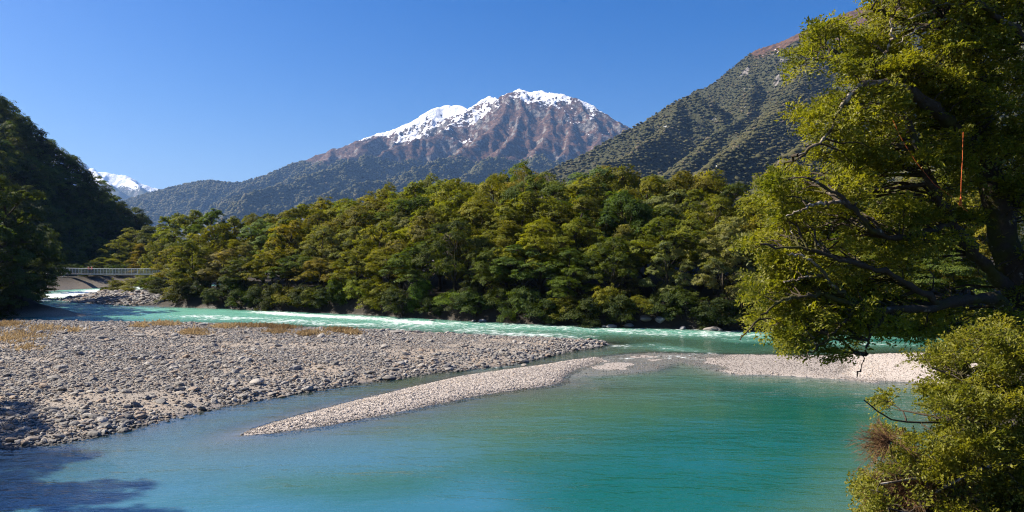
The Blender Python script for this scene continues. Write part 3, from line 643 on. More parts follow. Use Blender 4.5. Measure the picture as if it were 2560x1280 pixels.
# shrubs, ferns and boulders at the foot of the far bank
sh_i = 0
s = 1.0
while s < seg[-1] - 4:
    x, y = bank_pt(s, rt.uniform(-.5, .7)); px = CX + FPX * x / y
    if px < 2640:
        colr = rt.choice(['dark green', 'deep green', 'dark green', 'dark green', 'olive']); rad = rt.uniform(1.5, 2.6)
        tree('shrub', x, y, rt.uniform(2.0, 3.8), rad, colr, f'{colr} shrub hanging over the far waterline, {ORD[sh_i]} from the left', 'shrubs along the far waterline', 'shrub', 'shrub', parts=('stem', 'foliage'), jitter=.3); sh_i += 1
    s += rt.uniform(1.7, 3.0)
# trees round the footbridge
for px, py, Y, rad, kd, colr, lab in (
        (268, 640, 196, 5.0, 'spread', 'yellow-green', 'yellow-green beech behind the footbridge, nearest the dark hillside'), (300, 592, 203, 5.2, 'spread', 'olive', 'broad olive beech rising behind the middle of the footbridge'),
        (338, 560, 212, 5.5, 'tall', 'olive', 'tall olive beech behind the footbridge, below the far snow peak'), (352, 600, 190, 4.0, 'cone', 'yellow-green', 'pointed yellow-green beech just behind the footbridge'),
        (395, 548, 208, 5.5, 'tall', 'deep green', 'deep green beech behind the right end of the footbridge'), (430, 522, 200, 5.5, 'tall', 'olive', 'tallest olive beech behind the right end of the footbridge'),
        (400, 645, 184, 3.4, 'cone', 'grey-green', 'small grey-green beech against the right bridge tower'), (470, 512, 160, 5.0, 'spread', 'olive', 'rounded olive beech right of the footbridge, set back from the water'),
        (455, 600, 118, 3.2, 'cone', 'yellow-green', 'sunlit conical beech at the right end of the footbridge'), (520, 505, 140, 4.5, 'tall', 'deep green', 'dark tall beech right of the conical sunlit one'),
        (502, 590, 121, 3.8, 'over', 'olive', 'olive beech just right of the conical one by the bridge'), (545, 548, 119, 4.2, 'over', 'yellow-green', 'yellow-green beech at the start of the far bank wall of trees'), (484, 655, 113, 2.8, 'spread', 'deep green', 'low deep green beech beside the sandy bank end'), (425, 610, 150, 4.2, 'spread', 'yellow-green', 'rounded yellow-green beech hiding the right bridge tower'), (396, 590, 178, 4.6, 'over', 'olive', 'olive beech behind the bridge tower at right'),
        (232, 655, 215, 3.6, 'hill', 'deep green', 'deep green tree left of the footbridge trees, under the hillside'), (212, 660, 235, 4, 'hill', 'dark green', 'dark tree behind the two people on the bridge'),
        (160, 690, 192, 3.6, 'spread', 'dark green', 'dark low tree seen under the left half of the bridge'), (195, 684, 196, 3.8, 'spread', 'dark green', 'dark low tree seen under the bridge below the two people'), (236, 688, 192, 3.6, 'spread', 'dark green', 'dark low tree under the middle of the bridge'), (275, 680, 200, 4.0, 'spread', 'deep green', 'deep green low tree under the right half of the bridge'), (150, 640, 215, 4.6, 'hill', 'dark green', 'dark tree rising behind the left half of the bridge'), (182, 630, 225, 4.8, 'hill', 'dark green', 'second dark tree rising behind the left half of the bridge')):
    p = P(px, py, Y); z0 = H1(p[0], p[1]); tree(kd, p[0], p[1], max(p[2] - z0, 3), rad, colr, lab, 'beech trees around the footbridge', z=z0)
for i, (px, py, Y, rad, colr) in enumerate(((300, 698, 150, 2.6, 'olive'), (335, 692, 146, 2.8, 'grey-green'), (372, 690, 142, 2.8, 'deep green'), (405, 694, 132, 2.4, 'dark green'), (285, 742, 136, 1.3, 'brownish'), (320, 740, 130, 1.4, 'yellow-green'), (270, 715, 152, 2.0, 'olive'), (395, 735, 124, 1.6, 'dark green'), (430, 742, 114, 1.5, 'brownish'))):
    p = P(px, py, Y); z0 = H1(p[0], p[1])
    tree('shrub', p[0], p[1], max(p[2] - z0, 1.0), rad, colr, f'{colr} bush below the footbridge, {ORD[i]} by distance from its left end', 'bushes below the footbridge', 'shrub', 'shrub', z=z0, parts=('stem', 'foliage'))
for i, (x, y, h) in enumerate(((-79, 92, 25), (-82, 99, 26), (-84, 106, 26), (-87, 113, 25), (-77, 86, 22), (-90, 121, 24))):  # beeches out of view, added to shade the left-bank trees
    tree('spread', x, y, h, 5.6, 'dark green', f'unseen tall dark beech added to shade the left bank, {ORD[i]} from the river bend', 'unseen beech trees added to shade the left bank')
# big dark tree on the left bank and the shaded hillside
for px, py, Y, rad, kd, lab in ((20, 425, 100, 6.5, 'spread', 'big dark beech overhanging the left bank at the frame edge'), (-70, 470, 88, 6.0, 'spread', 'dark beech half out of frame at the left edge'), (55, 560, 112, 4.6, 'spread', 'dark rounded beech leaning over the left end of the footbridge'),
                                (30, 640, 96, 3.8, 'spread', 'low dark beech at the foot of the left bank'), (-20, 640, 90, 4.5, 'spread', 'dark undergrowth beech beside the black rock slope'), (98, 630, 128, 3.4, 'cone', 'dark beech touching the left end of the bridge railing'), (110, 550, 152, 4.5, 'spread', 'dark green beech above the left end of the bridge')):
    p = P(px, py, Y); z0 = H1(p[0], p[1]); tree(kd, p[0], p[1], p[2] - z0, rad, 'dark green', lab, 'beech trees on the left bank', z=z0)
for i, (px, Y, rad) in enumerate(((20, 93, 2.2), (50, 98, 1.6), (30, 104, 2.2), (70, 118, 2.2), (75, 130, 2.4), (0, 90, 2.2))):
    x = (px - CX) / FPX * Y; tree('shrub', x, Y, 3.0, rad, 'dark green', f'dark shrub at the foot of the left bank, {ORD[i]} from the black rock slope', 'shrubs at the foot of the left bank', 'shrub', 'shrub', parts=('stem', 'foliage'))
for i, px in enumerate((150, 172, 196, 218, 243, 268, 292, 318)):
    Y = 179 + 3 * (i % 3) + max(0, (px - 240)) * .13; x = (px - CX) / FPX * Y
    tree('shrub', x, Y, 2.6, 2.2, 'dark green', f'dark shrub on the slope seen under the footbridge, {ORD[i]} from the left', 'shrubs on the slope behind the footbridge', 'shrub', 'shrub', parts=('stem', 'foliage'))
hp = []
cx_ = rt.uniform(-330, -60, 9000); cy_ = rt.uniform(120, 400, 9000); cz_ = z_hill(cx_, cy_)
ok = (cz_ > 1.5) & (poly_sd(cx_, cy_, LEFT) > 4) & (CX + FPX * cx_ / cy_ > -90) & (CX + FPX * cx_ / cy_ < 420)
for f in np.linspace(.3, .97, 30): ok &= z_hill(cx_ * f, cy_ * f) + 4 < CAM_H + (cz_ + 11 - CAM_H) * f      # only those that show above the slope in front
for x, y, z in zip(cx_[ok], cy_[ok], cz_[ok]):
    if all((x - a)**2 + (y - b)**2 > 22 for a, b, _z in hp): hp.append((x, y, z))
print('hill trees', len(hp)); hp = hp[:280]
hp.sort(key=lambda p: p[1])
for i in range(0, len(hp), 20):
    band = sorted(hp[i:i + 20], key=lambda p: p[0] / p[1])
    for k, (x, y, z) in enumerate(band):
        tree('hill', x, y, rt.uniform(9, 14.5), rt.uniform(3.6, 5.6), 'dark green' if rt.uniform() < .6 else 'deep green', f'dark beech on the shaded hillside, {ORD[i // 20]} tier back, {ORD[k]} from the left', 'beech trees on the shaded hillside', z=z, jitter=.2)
# trees on the left bank beside the camera; their shadows reach the gravel bar and the pool
for i, (x, y, h) in enumerate(((-43.5, 37, 14), (-40.5, 33.5, 15), (-36.5, 29.5, 15.5), (-34, 26, 16), (-32, 23, 16.5), (-30.5, 19.5, 17), (-29, 16, 17.5), (-28, 12, 18), (-45, 32, 18), (-40, 26, 19), (-37.5, 20, 20), (-35, 14, 20), (-33, 8, 19))):
    tree('spread', x, y, h, 4.6, 'olive', f'beech on the left bank beside the camera, {ORD[i]} along the shore', 'beech trees on the near left bank')

# ------------------------------------------------------------------ near tree on the right
def in_poly(px, py, poly): return poly_sd(np.asarray(px, float), np.asarray(py, float), poly) > 0
def resample(pts, n):
    pts = np.asarray(pts, float); s = np.r_[0, np.cumsum(np.linalg.norm(np.diff(pts, axis=0), axis=1))]; q = np.linspace(0, s[-1], n)
    return np.stack([np.interp(q, s, pts[:, k]) for k in range(3)], 1)
def smooth_path(pts, n, rg, wob):
    p = resample(pts, n)
    for _ in range(2): p[1:-1] = (p[:-2] + 2 * p[1:-1] + p[2:]) / 4
    p[1:-1] += rg.normal(0, wob, (n - 2, 3)); return p
def sprays(rg, C, D, leaf, per, L):
    """leafy twigs: from each C along D, alternate leaves in a loose plane"""
    n = len(C); D = unit(D); up = unit(np.array([-.5, 0, .9]) + rg.normal(0, .45, (n, 3))); up = unit(up - (up * D).sum(1, keepdims=True) * D); S = np.cross(up, D)
    t = rg.uniform(0, 1, (n, per)); sd = rg.choice([-1, 1], (n, per)); w = rg.uniform(.1, 1, (n, per)) * (1 - .55 * t) * .42 * L
    Pp = C[:, None] + D[:, None] * (t * L)[..., None] + S[:, None] * (sd * w)[..., None] + rg.normal(0, .05 * L, (n, per, 3)); Pp[..., 2] -= (t**2 * .22 * L)
    LD = D[:, None] * .7 + S[:, None] * sd[..., None] + rg.normal(0, .3, (n, per, 3)); LN = up[:, None] + rg.normal(0, .38, (n, per, 3))
    return Pp.reshape(-1, 3), LN.reshape(-1, 3), LD.reshape(-1, 3), leaf * rg.uniform(.65, 1.25, n * per)
def leafy(name, seed, poly, Yr, nclump, clump_px, limbs, leaf, nspray, per, L, mat_b, mat_l, col, root, dens=None, holes=(), yfun=None, twig_r=.012, skip=0.0):
    """a real crown: clumps fill the crown's volume, each joined to its nearest limb by a twig"""
    rg = np.random.default_rng(seed); pp = np.array(poly, float); C = []; rr = []
    while len(C) < nclump:
        x = rg.uniform(pp[:, 0].min(), min(pp[:, 0].max(), 2700)); y = rg.uniform(max(pp[:, 1].min(), -120), pp[:, 1].max())
        sd = float(poly_sd(np.array([x]), np.array([y]), poly)[0]); cr = clump_px * rg.uniform(.6, 1.25)
        if sd < cr * .45: continue
        if any(((x - hx) / hr)**2 + ((y - hy) / hq)**2 < rg.uniform(.5, 1.1) for hx, hy, hr, hq in holes): continue
        if float(fbm(np.array([x / 95.]), np.array([y / 75.]), 2, seed)[0]) < -.16 - .3 * rg.uniform(): continue
        Y = rg.uniform(*Yr) + (yfun(x, y) if yfun else 0)
        C.append(P(x, y, Y)); rr.append(cr / FPX * Y)
    C = np.array(C); rr = np.array(rr); LP = np.vstack(limbs); g = Geo(); out = [[], [], [], []]; tn = []
    for c, r in zip(C, rr):
        d2 = ((LP - c)**2).sum(1) + 6 * np.maximum(LP[:, 2] - c[2] - .2, 0); j = int(np.argmin(d2)); a = LP[j]
        mid = (a + c) / 2 + np.array([0, 0, .12]) * np.linalg.norm(c - a) + rg.normal(0, .06, 3) * np.linalg.norm(c - a)
        ln = np.linalg.norm(c - a); tw = smooth_path([a, mid, c], 6, rg, .03 * ln)
        g.tube(tw, np.linspace(min(.012 + .012 * ln, .05), twig_r * .6, 6), 4)
        m = max(3, int(nspray * rg.uniform(.6, 1.4))); dirs = unit(rg.normal(size=(m, 3)) * np.array([1, 1, .55]) + unit(c - a) * .7 + np.array([-.25, 0, .12]))
        st = c + dirs * (r * rg.uniform(.05, .75, (m, 1))) * np.array([1, 1, .62])
        p, nn, ld, sz = sprays(rg, st, dirs, leaf, per, L)
        for o_, v in zip(out, (p, nn, ld, sz)): o_.append(v)
        tn.append(np.clip(np.repeat(rg.normal(.5, .16) + rg.normal(0, .13, m), per) + rg.normal(0, .10, m * per), 0, 1))
        for q in range(min(m, 7)):
            e = st[q] + dirs[q] * L * .8; g.tube(np.stack([c, (c + st[q]) / 2 + rg.normal(0, .02, 3), st[q], e]), [twig_r * .6, twig_r * .5, twig_r * .4, .002], 3)
    V, F = leaf_quads(np.vstack(out[0]), np.vstack(out[1]), np.concatenate(out[3]), rg, .52, np.vstack(out[2]))
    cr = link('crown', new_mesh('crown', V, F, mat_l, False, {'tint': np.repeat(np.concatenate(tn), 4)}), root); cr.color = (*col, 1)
    link('twigs', g.mesh('twigs', mat_b), root)
    return len(F)
root = thing('beech_tree', 'large near beech with twisted mossy limbs overhanging the pool at right', 'tree')
rg = np.random.default_rng(9)
T = lambda *p: [P(*q) for q in p]
TRUNK = smooth_path(T((2680, 1060, 18.2), (2600, 880, 18), (2540, 720, 17.8), (2500, 560, 17.6), (2465, 400, 17.5), (2440, 240, 17.6), (2425, 80, 17.8), (2400, -160, 18)), 26, rg, .03)
LIMB = {
 'dark':  [(T((2560, 760, 17.8), (2440, 640, 17.2), (2372, 550, 16.9), (2325, 450, 16.7), (2292, 370, 16.6), (2270, 300, 16.7)), .17, .07),
           (T((2480, 430, 17.5), (2400, 330, 17), (2342, 278, 16.6), (2300, 248, 16.4), (2272, 222, 16.3)), .16, .10),
           (T((2590, 830, 17.9), (2490, 742, 17), (2350, 760, 16.4), (2230, 785, 16.0), (2140, 770, 15.8), (2060, 735, 15.7)), .17, .05),
           (T((2380, 560, 16.9), (2250, 600, 16.2), (2176, 575, 15.8), (2120, 507, 15.5), (2080, 473, 15.4), (2020, 445, 15.3)), .09, .025),
           (T((2440, 250, 17.6), (2330, 180, 17), (2220, 165, 16.6), (2130, 160, 16.4), (2040, 150, 16.3)), .09, .02),
           (T((2428, 100, 17.8), (2350, 40, 17.2), (2270, 55, 16.8), (2180, 20, 16.6)), .09, .03),
           (T((2700, 200, 17), (2560, 90, 16.5), (2500, 48, 16.2), (2440, 0, 16)), .12, .06),
           (T((2500, 560, 17.6), (2600, 420, 18), (2700, 300, 18.5)), .14, .08),
           (T((2230, 785, 16.0), (2182, 822, 15.8), (2170, 850, 15.7), (2160, 905, 15.6), (2142, 945, 15.5)), .05, .010),
           (T((2140, 770, 15.8), (2080, 840, 15.5), (2030, 880, 15.4), (1985, 900, 15.3)), .035, .008),
           (T((2060, 735, 15.7), (1960, 745, 15.4), (1890, 800, 15.3), (1850, 850, 15.2)), .045, .010),
           (T((2350, 760, 16.4), (2240, 690, 16), (2150, 660, 15.8), (2000, 620, 15.6), (1900, 610, 15.4)), .08, .015)],
 'pale':  [(T((2272, 222, 16.3), (2225, 208, 16.2), (2150, 212, 16.1), (2106, 258, 16.0), (2078, 328, 15.9), (2052, 354, 15.8), (1996, 387, 15.7)), .085, .018),
           (T((2120, 507, 15.5), (2060, 508, 15.4), (2020, 515, 15.3), (1965, 540, 15.2)), .045, .012),
           (T((2110, 740, 15.8), (2070, 700, 15.6), (2048, 668, 15.5), (2010, 640, 15.4), (1965, 632, 15.3)), .05, .012),
           (T((2060, 690, 15.6), (2010, 692, 15.4), (1962, 706, 15.3)), .03, .010),
           (T((2215, 165, 16.6), (2212, 130, 16.4), (2232, 84, 16.3), (2228, 40, 16.2)), .045, .015),
           (T((2130, 160, 16.4), (2060, 143, 16.2), (2018, 148, 16.1), (1985, 130, 16.0)), .035, .008),
           (T((2430, 60, 17.2), (2370, 45, 16.4), (2300, 70, 16.2), (2240, 110, 16.1)), .035, .010),
           (T((2480, 20, 16.4), (2360, 10, 16.1), (2270, 48, 16.0)), .03, .012)]}
g = Geo(); g.tube(TRUNK, np.linspace(.42, .16, 26), 9); link('trunk', g.mesh('trunk', M_BARK), root)
limbs = [TRUNK]
for kd, mt in (('dark', M_BARK), ('pale', M_BARK_PALE)):
    for pts, ra, rb in LIMB[kd]:
        pth = smooth_path(pts, 26, rg, .024); limbs.append(pth); g = Geo(); g.tube(pth, np.linspace(ra, rb, 26) * (1 + .17 * rg.normal(size=26)), 8); link('limb', g.mesh('limb', mt), root)
CROWN = [(2145, -20), (2165, 25), (2120, 50), (2070, 48), (2030, 40), (2012, 95), (1965, 150), (2005, 182), (2050, 178), (2100, 182), (2062, 215), (2060, 250), (1990, 262), (1988, 318), (1970, 352), (2010, 385), (1930, 415), (1905, 470), (1880, 560), (1868, 600), (1842, 660), (1836, 725), (1868, 765), (1842, 795), (1836, 830), (1880, 868),
         (1960, 868), (1985, 900), (2035, 885), (2060, 850), (2085, 880), (2080, 940), (2130, 940), (2175, 885), (2215, 850), (2255, 860), (2330, 840), (2420, 820), (2760, 830), (2760, -160), (2160, -160)]
HOLES = [(2000, 350, 70, 26), (2075, 225, 30, 30), (2130, 860, 40, 26), (1935, 880, 26, 22), (2340, 690, 120, 60), (2480, 640, 90, 90), (2290, 470, 60, 60), (2430, 740, 110, 60), (2270, 780, 60, 36), (2470, 480, 60, 90), (2090, 905, 20, 20)]
NC = (.150, .158, .018)
n1 = leafy('near', 21, CROWN, (15.3, 19.0), 760, 46, limbs[1:], .082, 23, 18, .36, M_BARK, M_LEAF_NEAR, NC, root, holes=HOLES, yfun=lambda x, y: (x - 1850) / 750 * .9)

# shrub below it
bush = thing('riverside_shrub', 'dense small-leaved shrub on the near right bank, filling the lower right corner', 'shrub')
BL = {'a': [(T((2620, 1420, 13.2), (2500, 1290, 12.6), (2380, 1210, 12.2), (2290, 1190, 12.0), (2200, 1210, 11.8)), .05, .014), (T((2640, 1330, 13), (2560, 1140, 12.6), (2480, 1160, 12.2), (2400, 1190, 12.0), (2340, 1230, 11.9)), .05, .02),
            (T((2600, 1300, 13.2), (2480, 1080, 12.8), (2340, 1056, 12.4), (2230, 1058, 12.2), (2190, 1035, 12.1), (2160, 1000, 12.0)), .035, .010), (T((2700, 1200, 13.8), (2560, 1020, 13.3), (2440, 950, 13), (2330, 920, 12.9)), .045, .012),
            (T((2700, 1100, 14), (2600, 960, 13.8), (2520, 870, 13.6), (2450, 825, 13.5)), .05, .015), (T((2560, 1420, 12.6), (2460, 1350, 12.2), (2320, 1290, 11.8), (2220, 1270, 11.6)), .04, .012)]}
bl = []
for pts, ra, rb in BL['a']:
    pth = smooth_path(pts, 16, rg, .014); bl.append(pth); g = Geo(); g.tube(pth, np.linspace(ra, rb, 16), 6); link('stem', g.mesh('stem', M_BARK_PALE if ra > .045 else M_BARK), bush)
BUSH = [(2620, 770), (2540, 800), (2470, 800), (2420, 812), (2385, 850), (2310, 870), (2250, 905), (2262, 925), (2330, 930), (2370, 955), (2300, 965), (2270, 985), (2200, 985), (2130, 988), (2148, 1015), (2205, 1042), (2240, 1060), (2190, 1090), (2185, 1130), (2215, 1150), (2170, 1160), (2155, 1210), (2175, 1280), (2160, 1420), (2800, 1420), (2800, 770)]
n2 = leafy('bush', 22, BUSH, (11.6, 13.6), 400, 44, bl, .060, 22, 16, .26, M_BARK, M_LEAF_NEAR, (.150, .156, .022), bush, yfun=lambda x, y: (1280 - y) / 480 * .9, holes=[(2190, 1110, 30, 26), (2260, 1220, 70, 40)], twig_r=.008)
# brown twiggy plants under the shrub
def twiggy(name, label, base, R, n, seed, col_mat, drop=.3):
    rg2 = np.random.default_rng(seed); o = thing(name, label, 'shrub', base); g = Geo()
    for i in range(n):
        d = unit(np.array([-.55, -.1, .25]) + rg2.normal(0, .55, 3)); L = R * rg2.uniform(.5, 1.1); q = np.linspace(0, 1, 6)[:, None]
        p = d * L * q + np.array([0, 0, -drop]) * L * q**2 + rg2.normal(0, .02, (6, 3)) * q; g.tube(p, np.linspace(.006, .0015, 6), 3)
        for k in range(7):
            f = rg2.uniform(.3, 1); s0 = p[int(f * 4.9)]; e = s0 + unit(d + rg2.normal(0, .5, 3) - [0, 0, .2]) * L * .3; g.tube(np.stack([s0, (s0 + e) / 2, e]), [.003, .002, .001], 3)
    link('branches', g.mesh('branches', col_mat), o); return o
twiggy('twiggy_shrub', 'dark brown twiggy plant hanging over the pool beside the near shrub', tuple(P(2225, 1105, 12.4)), .65, 110, 1, M_BROWN_FINE, .35)
twiggy('twiggy_shrub', 'reddish brown dry bush under the near shrub at bottom right', tuple(P(2300, 1235, 12.6)), 1.05, 420, 2, M_BROWN_FINE, .45)
twiggy('twiggy_shrub', 'dry brown twigs at the very bottom right under the shrub', tuple(P(2400, 1290, 12.4)), 1.1, 300, 3, M_BROWN_FINE, .4)
# orange cords in the tree
M_ROPE = simple('orange_cord', (.55, .11, .025), .7, .2, 30, .2)
def cord(label, pts, r, knot=None, tail=None):
    o = thing('rope', label, 'rope'); g = Geo(); p = resample(pts, 24); g.tube(p, r, 6); link('cord', g.mesh('cord', M_ROPE), o)
    if knot is not None:
        V, F = ICO2; V = V * np.array([.022, .022, .04]) * (1 + .15 * np.sin(V[:, 2:3] * 9)) + knot; link('knot', new_mesh('knot', V, F, M_ROPE), o)
        g = Geo()
        for k in range(5): g.tube(np.stack([knot, knot + [.012 * (k - 2), .01, -.06], knot + [.018 * (k - 2), .01, -.12 - .02 * (k % 2)]]), [.006, .005, .003], 5)
        link('frayed_end', g.mesh('frayed_end', M_ROPE), o)
kn = P(2402, 497, 14.9)
cord('orange rope hanging straight down in the near tree, ending in a knot', [P(2408, 330, 15.0), P(2406, 400, 14.95), P(2403, 450, 14.9), kn], .006, kn)
cord('thin slack orange cord slanting down through the near tree', [P(2232, 300, 15.3), P(2255, 350, 15.2), P(2290, 405, 15.1), P(2335, 460, 15.0), P(2380, 492, 14.95), P(2420, 530, 14.9)], .0028)
#PART3
# ------------------------------------------------------------------ stones
def stone_material(name, lo, hi, warm):
    m, t = mat_new(name); b = NB(t); r = b.n('ShaderNodeObjectInfo').outputs['Random']; n = b.noise(2.2, 5, .65, b.coord())
    c = b.mix(r, lo, hi); c = b.mix(b.ramp(b.n('ShaderNodeMath', {0: r, 1: 7.31}, operation='MULTIPLY').outputs[0], 5.8, 6.6), c, warm)
    w = b.math('FRACT', b.math('MULTIPLY', r, 37.7)); c = b.mix(b.math('MULTIPLY', b.math('POWER', w, 2.5), .8), c, (.10, .10, .105))
    c = b.mix(1.0, c, b.mix(n, (.62, .62, .64), (1.35, 1.33, 1.3)), 'MULTIPLY')
    zz = b.n('ShaderNodeSeparateXYZ', {0: b.pos()}).outputs[2]; wet = b.ramp(zz, .02, .13, 1, 0)
    c = b.mix(b.math('MULTIPLY', wet, .6), c, (.045, .043, .04))
    b.out(b.bsdf(c, .78, .3, b.bump(n, .5, .05))); return m
M_STONE = stone_material('river_stone', (.140, .130, .118), (.375, .348, .314), (.25, .19, .14))
M_PEBBLE = stone_material('pale_pebble', (.36, .315, .28), (.62, .56, .50), (.46, .37, .29))
M_BOULDER = stone_material('bank_boulder', (.16, .165, .175), (.32, .32, .33), (.20, .17, .14))
rs = np.random.default_rng(314)
def stone_mesh(i, base, mat, rough=.16, cut=True):
    V, F = base; rg = np.random.default_rng(900 + i); W_ = V.copy()
    for _ in range(5):                                    # planes knocked off a rounded pebble
        if not cut: break
        d = unit(rg.normal(size=3)); k = rg.uniform(.62, .88); s = W_ @ d; W_ = W_ - np.maximum(s - k, 0)[:, None] * d * .92
    for _ in range(4): W_ = W_ * (1 + rough * .35 * np.sin(V @ (rg.normal(size=3) * 2.4) + rg.uniform(0, 6)))[:, None]
    W_ *= np.array([rg.uniform(.9, 1.25), rg.uniform(.7, 1), rg.uniform(.42, .7)]); return new_mesh('stone', W_, F, mat, False)
ST = [stone_mesh(i, ICO2, M_STONE) for i in range(7)]; ST_SRC = [src('stone', m) for m in ST]
PB_SRC = [src('pebble', stone_mesh(20 + i, ICO1, M_PEBBLE, .1, False)) for i in range(3)]
def scatter(poly, n, dmin, seed, dens=None):
    rg = np.random.default_rng(seed); pp = np.array(poly); out = []
    while sum(map(len, out)) < n:
        q = rg.uniform([max(pp[:, 0].min(), -92), pp[:, 1].min()], [pp[:, 0].max(), pp[:, 1].max()], (n, 2)); q = q[poly_sd(q[:, 0], q[:, 1], poly) > dmin]
        px = CX + FPX * q[:, 0] / q[:, 1]; q = q[(px > -60) & (px < 2620)]
        if dens is not None: q = q[rg.uniform(size=len(q)) < dens(q[:, 0], q[:, 1])]
        out.append(q)
    return np.vstack(out)[:n], rg
def put(q, rg, s, sink=.25):
    z = z_ground(q[:, 0], q[:, 1]); return np.stack([q[:, 0], q[:, 1], z + s * (.45 - sink)], 1), np.stack([rg.normal(0, .22, len(s)), rg.normal(0, .22, len(s)), rg.uniform(0, 6.28, len(s))], 1)
bare = lambda x, y: np.clip(1.1 - .95 * sstep(.10, .38, fbm(x / 6.5, y / 3.6, 3, 41)), .26, 1)
q, rg = scatter(BAR, 70000, -.5, 401, bare); dd = poly_sd(q[:, 0], q[:, 1], BAR)
s = np.exp(rg.normal(-2.86, .42, len(q))) * (1 + .55 * np.exp(-(dd / 2.2)**2)) * (1 + .4 * fbm(q[:, 0] / 7, q[:, 1] / 5, 2, 43)); s = np.clip(s, .04, .34)
p, r = put(q, rg, s); instancer('river_stones', p, np.stack([s, s, s], 1), r, ST_SRC, rg.integers(0, 7, len(s)), 'countless grey cobbles covering the broad gravel bar')
q, rg = scatter(BAR, 26000, -.8, 402, lambda x, y: .35 + .65 * bare(x, y)); s = np.clip(np.exp(rg.normal(-3.2, .3, len(q))), .02, .09)
p, r = put(q, rg, s); instancer('gravel', p, np.stack([s, s, s], 1), r, ST_SRC, rg.integers(0, 7, len(s)), 'small grey gravel between the cobbles')
for poly, n, sd, nm in ((SPIT, 22000, 403, 'pale fine gravel on the narrow spit in the pool'), (RBAR, 9000, 404, 'pale gravel on the small bar at right'), (SHELF, 9000, 407, 'pale gravel awash between the spit and the right bar')):
    q, rg = scatter(poly, n, -.5, sd, (lambda x, y: .3 + .7 * sstep(7, 15, x)) if poly is SHELF else None); s = np.clip(np.exp(rg.normal(-3.55, .35, len(q))), .015, .08); p, r = put(q, rg, s); instancer('pebbles', p, np.stack([s, s, s], 1), r, PB_SRC, rg.integers(0, 3, len(s)), nm)
STONY = WP((150, 748), (190, 754), (250, 760), (330, 764), (400, 764), (380, 752), (300, 742), (280, 733), (255, 734), (195, 742))
q, rg = scatter(STONY, 2600, -1.0, 405); s = np.clip(np.exp(rg.normal(-1.6, .4, len(q))), .08, .6); p, r = put(q, rg, s, .15)
instancer('shore_stones', p, np.stack([s, s, s], 1), r, ST_SRC, rg.integers(0, 7, len(s)), 'jumble of grey stones on the point below the footbridge')
# the three hundred stones that show largest, one by one
q, rg = scatter(BAR, 300, .1, 410, lambda x, y: np.clip((62 - y) / 34, .08, 1)**1.3)
for x, y in q:
    k = rg.uniform(.14, .25) * (1 + .25 * (y > 45)); o = link('river_stone', ST[rg.integers(7)], loc=(x, y, float(z_ground(np.array([x]), np.array([y]))[0]) + k * .18), rot=(rg.normal(0, .2), rg.normal(0, .2), rg.uniform(0, 6.28)), scl=(k * rg.uniform(.9, 1.3), k, k * rg.uniform(.8, 1.15)))
    tag(o, 'large rounded grey stone among the cobbles of the broad gravel bar', 'stone', 'large stones on the gravel bar')
BM = [stone_mesh(40 + i, ICO3, M_STONE, .2) for i in range(3)]; BB = [stone_mesh(50 + i, ICO3, M_BOULDER, .22) for i in range(3)]
def boulder(px, py, w, label, grp, ms, hf=.7, i=0):
    x, y = W(px, py); z = float(z_ground(np.array([x]), np.array([y]))[0]); r = w / FPX * y / 2
    tag(link('boulder', ms[i % 3], loc=(x, y, max(z, 0) + r * .12), rot=(.15 * math.sin(i * 3), .12 * math.cos(i * 5), i * 1.7), scl=(r, r * .85, r * hf * 1.2)), label, 'boulder', grp)
for i, (px, py, w, lab) in enumerate(((990, 846, 30, 'big dark boulder near the far edge of the gravel bar'), (832, 860, 24, 'brown boulder beside the dry grass on the gravel bar'), (1045, 840, 20, 'rounded boulder at the river edge of the bar, right of the dark one'),
        (660, 822, 26, 'dark boulder on the far edge of the bar left of the grass tufts'), (508, 826, 20, 'flat boulder at the bar\'s far edge beside pale grass'), (1075, 872, 26, 'boulder with a cast shadow in the middle of the bar\'s narrow end'), (975, 948, 34, 'dark wet boulder at the channel edge under the bar'),
        (642, 975, 40, 'pale slab boulder near the channel edge of the bar'), (735, 942, 34, 'pale boulder lying on the right half of the bar'), (352, 858, 30, 'dark brown flat boulder below the grass patches'), (236, 838, 24, 'dark stone block near the far left edge of the bar'), (132, 976, 36, 'pale angular slab on the left of the bar'),
        (1310, 915, 18, 'small dark boulder at the tip of the bar by the channel'), (255, 865, 30, 'pale low slab left of the grass patches'))): boulder(px, py, w, lab, 'boulders on the gravel bar', BM, .7, i)
for i, (px, py, w, lab) in enumerate(((1082, 802, 14, 'small brown rock in the rapids by the far bank'), (1185, 804, 16, 'grey rock at the far waterline, leftmost of the bank boulders'), (1208, 805, 26, 'blue-grey boulder at the far waterline left of centre'), (1512, 818, 18, 'low rock at the far waterline right of centre'), (1530, 819, 28, 'flat pale rock beside the low one at the far waterline'),
        (1572, 818, 30, 'dark boulder in the middle of the far bank rocks'), (1614, 818, 40, 'largest blue-grey boulder at the foot of the far bank'), (1650, 819, 34, 'angular boulder right of the largest bank boulder'), (1706, 823, 26, 'pale boulder standing apart at the far waterline'), (1778, 826, 38, 'dark low boulder near the overhanging tree'), (1800, 827, 18, 'rightmost small rock before the overhanging tree'))): boulder(px, py, w, lab, 'boulders at the far waterline', BB, .75, i)

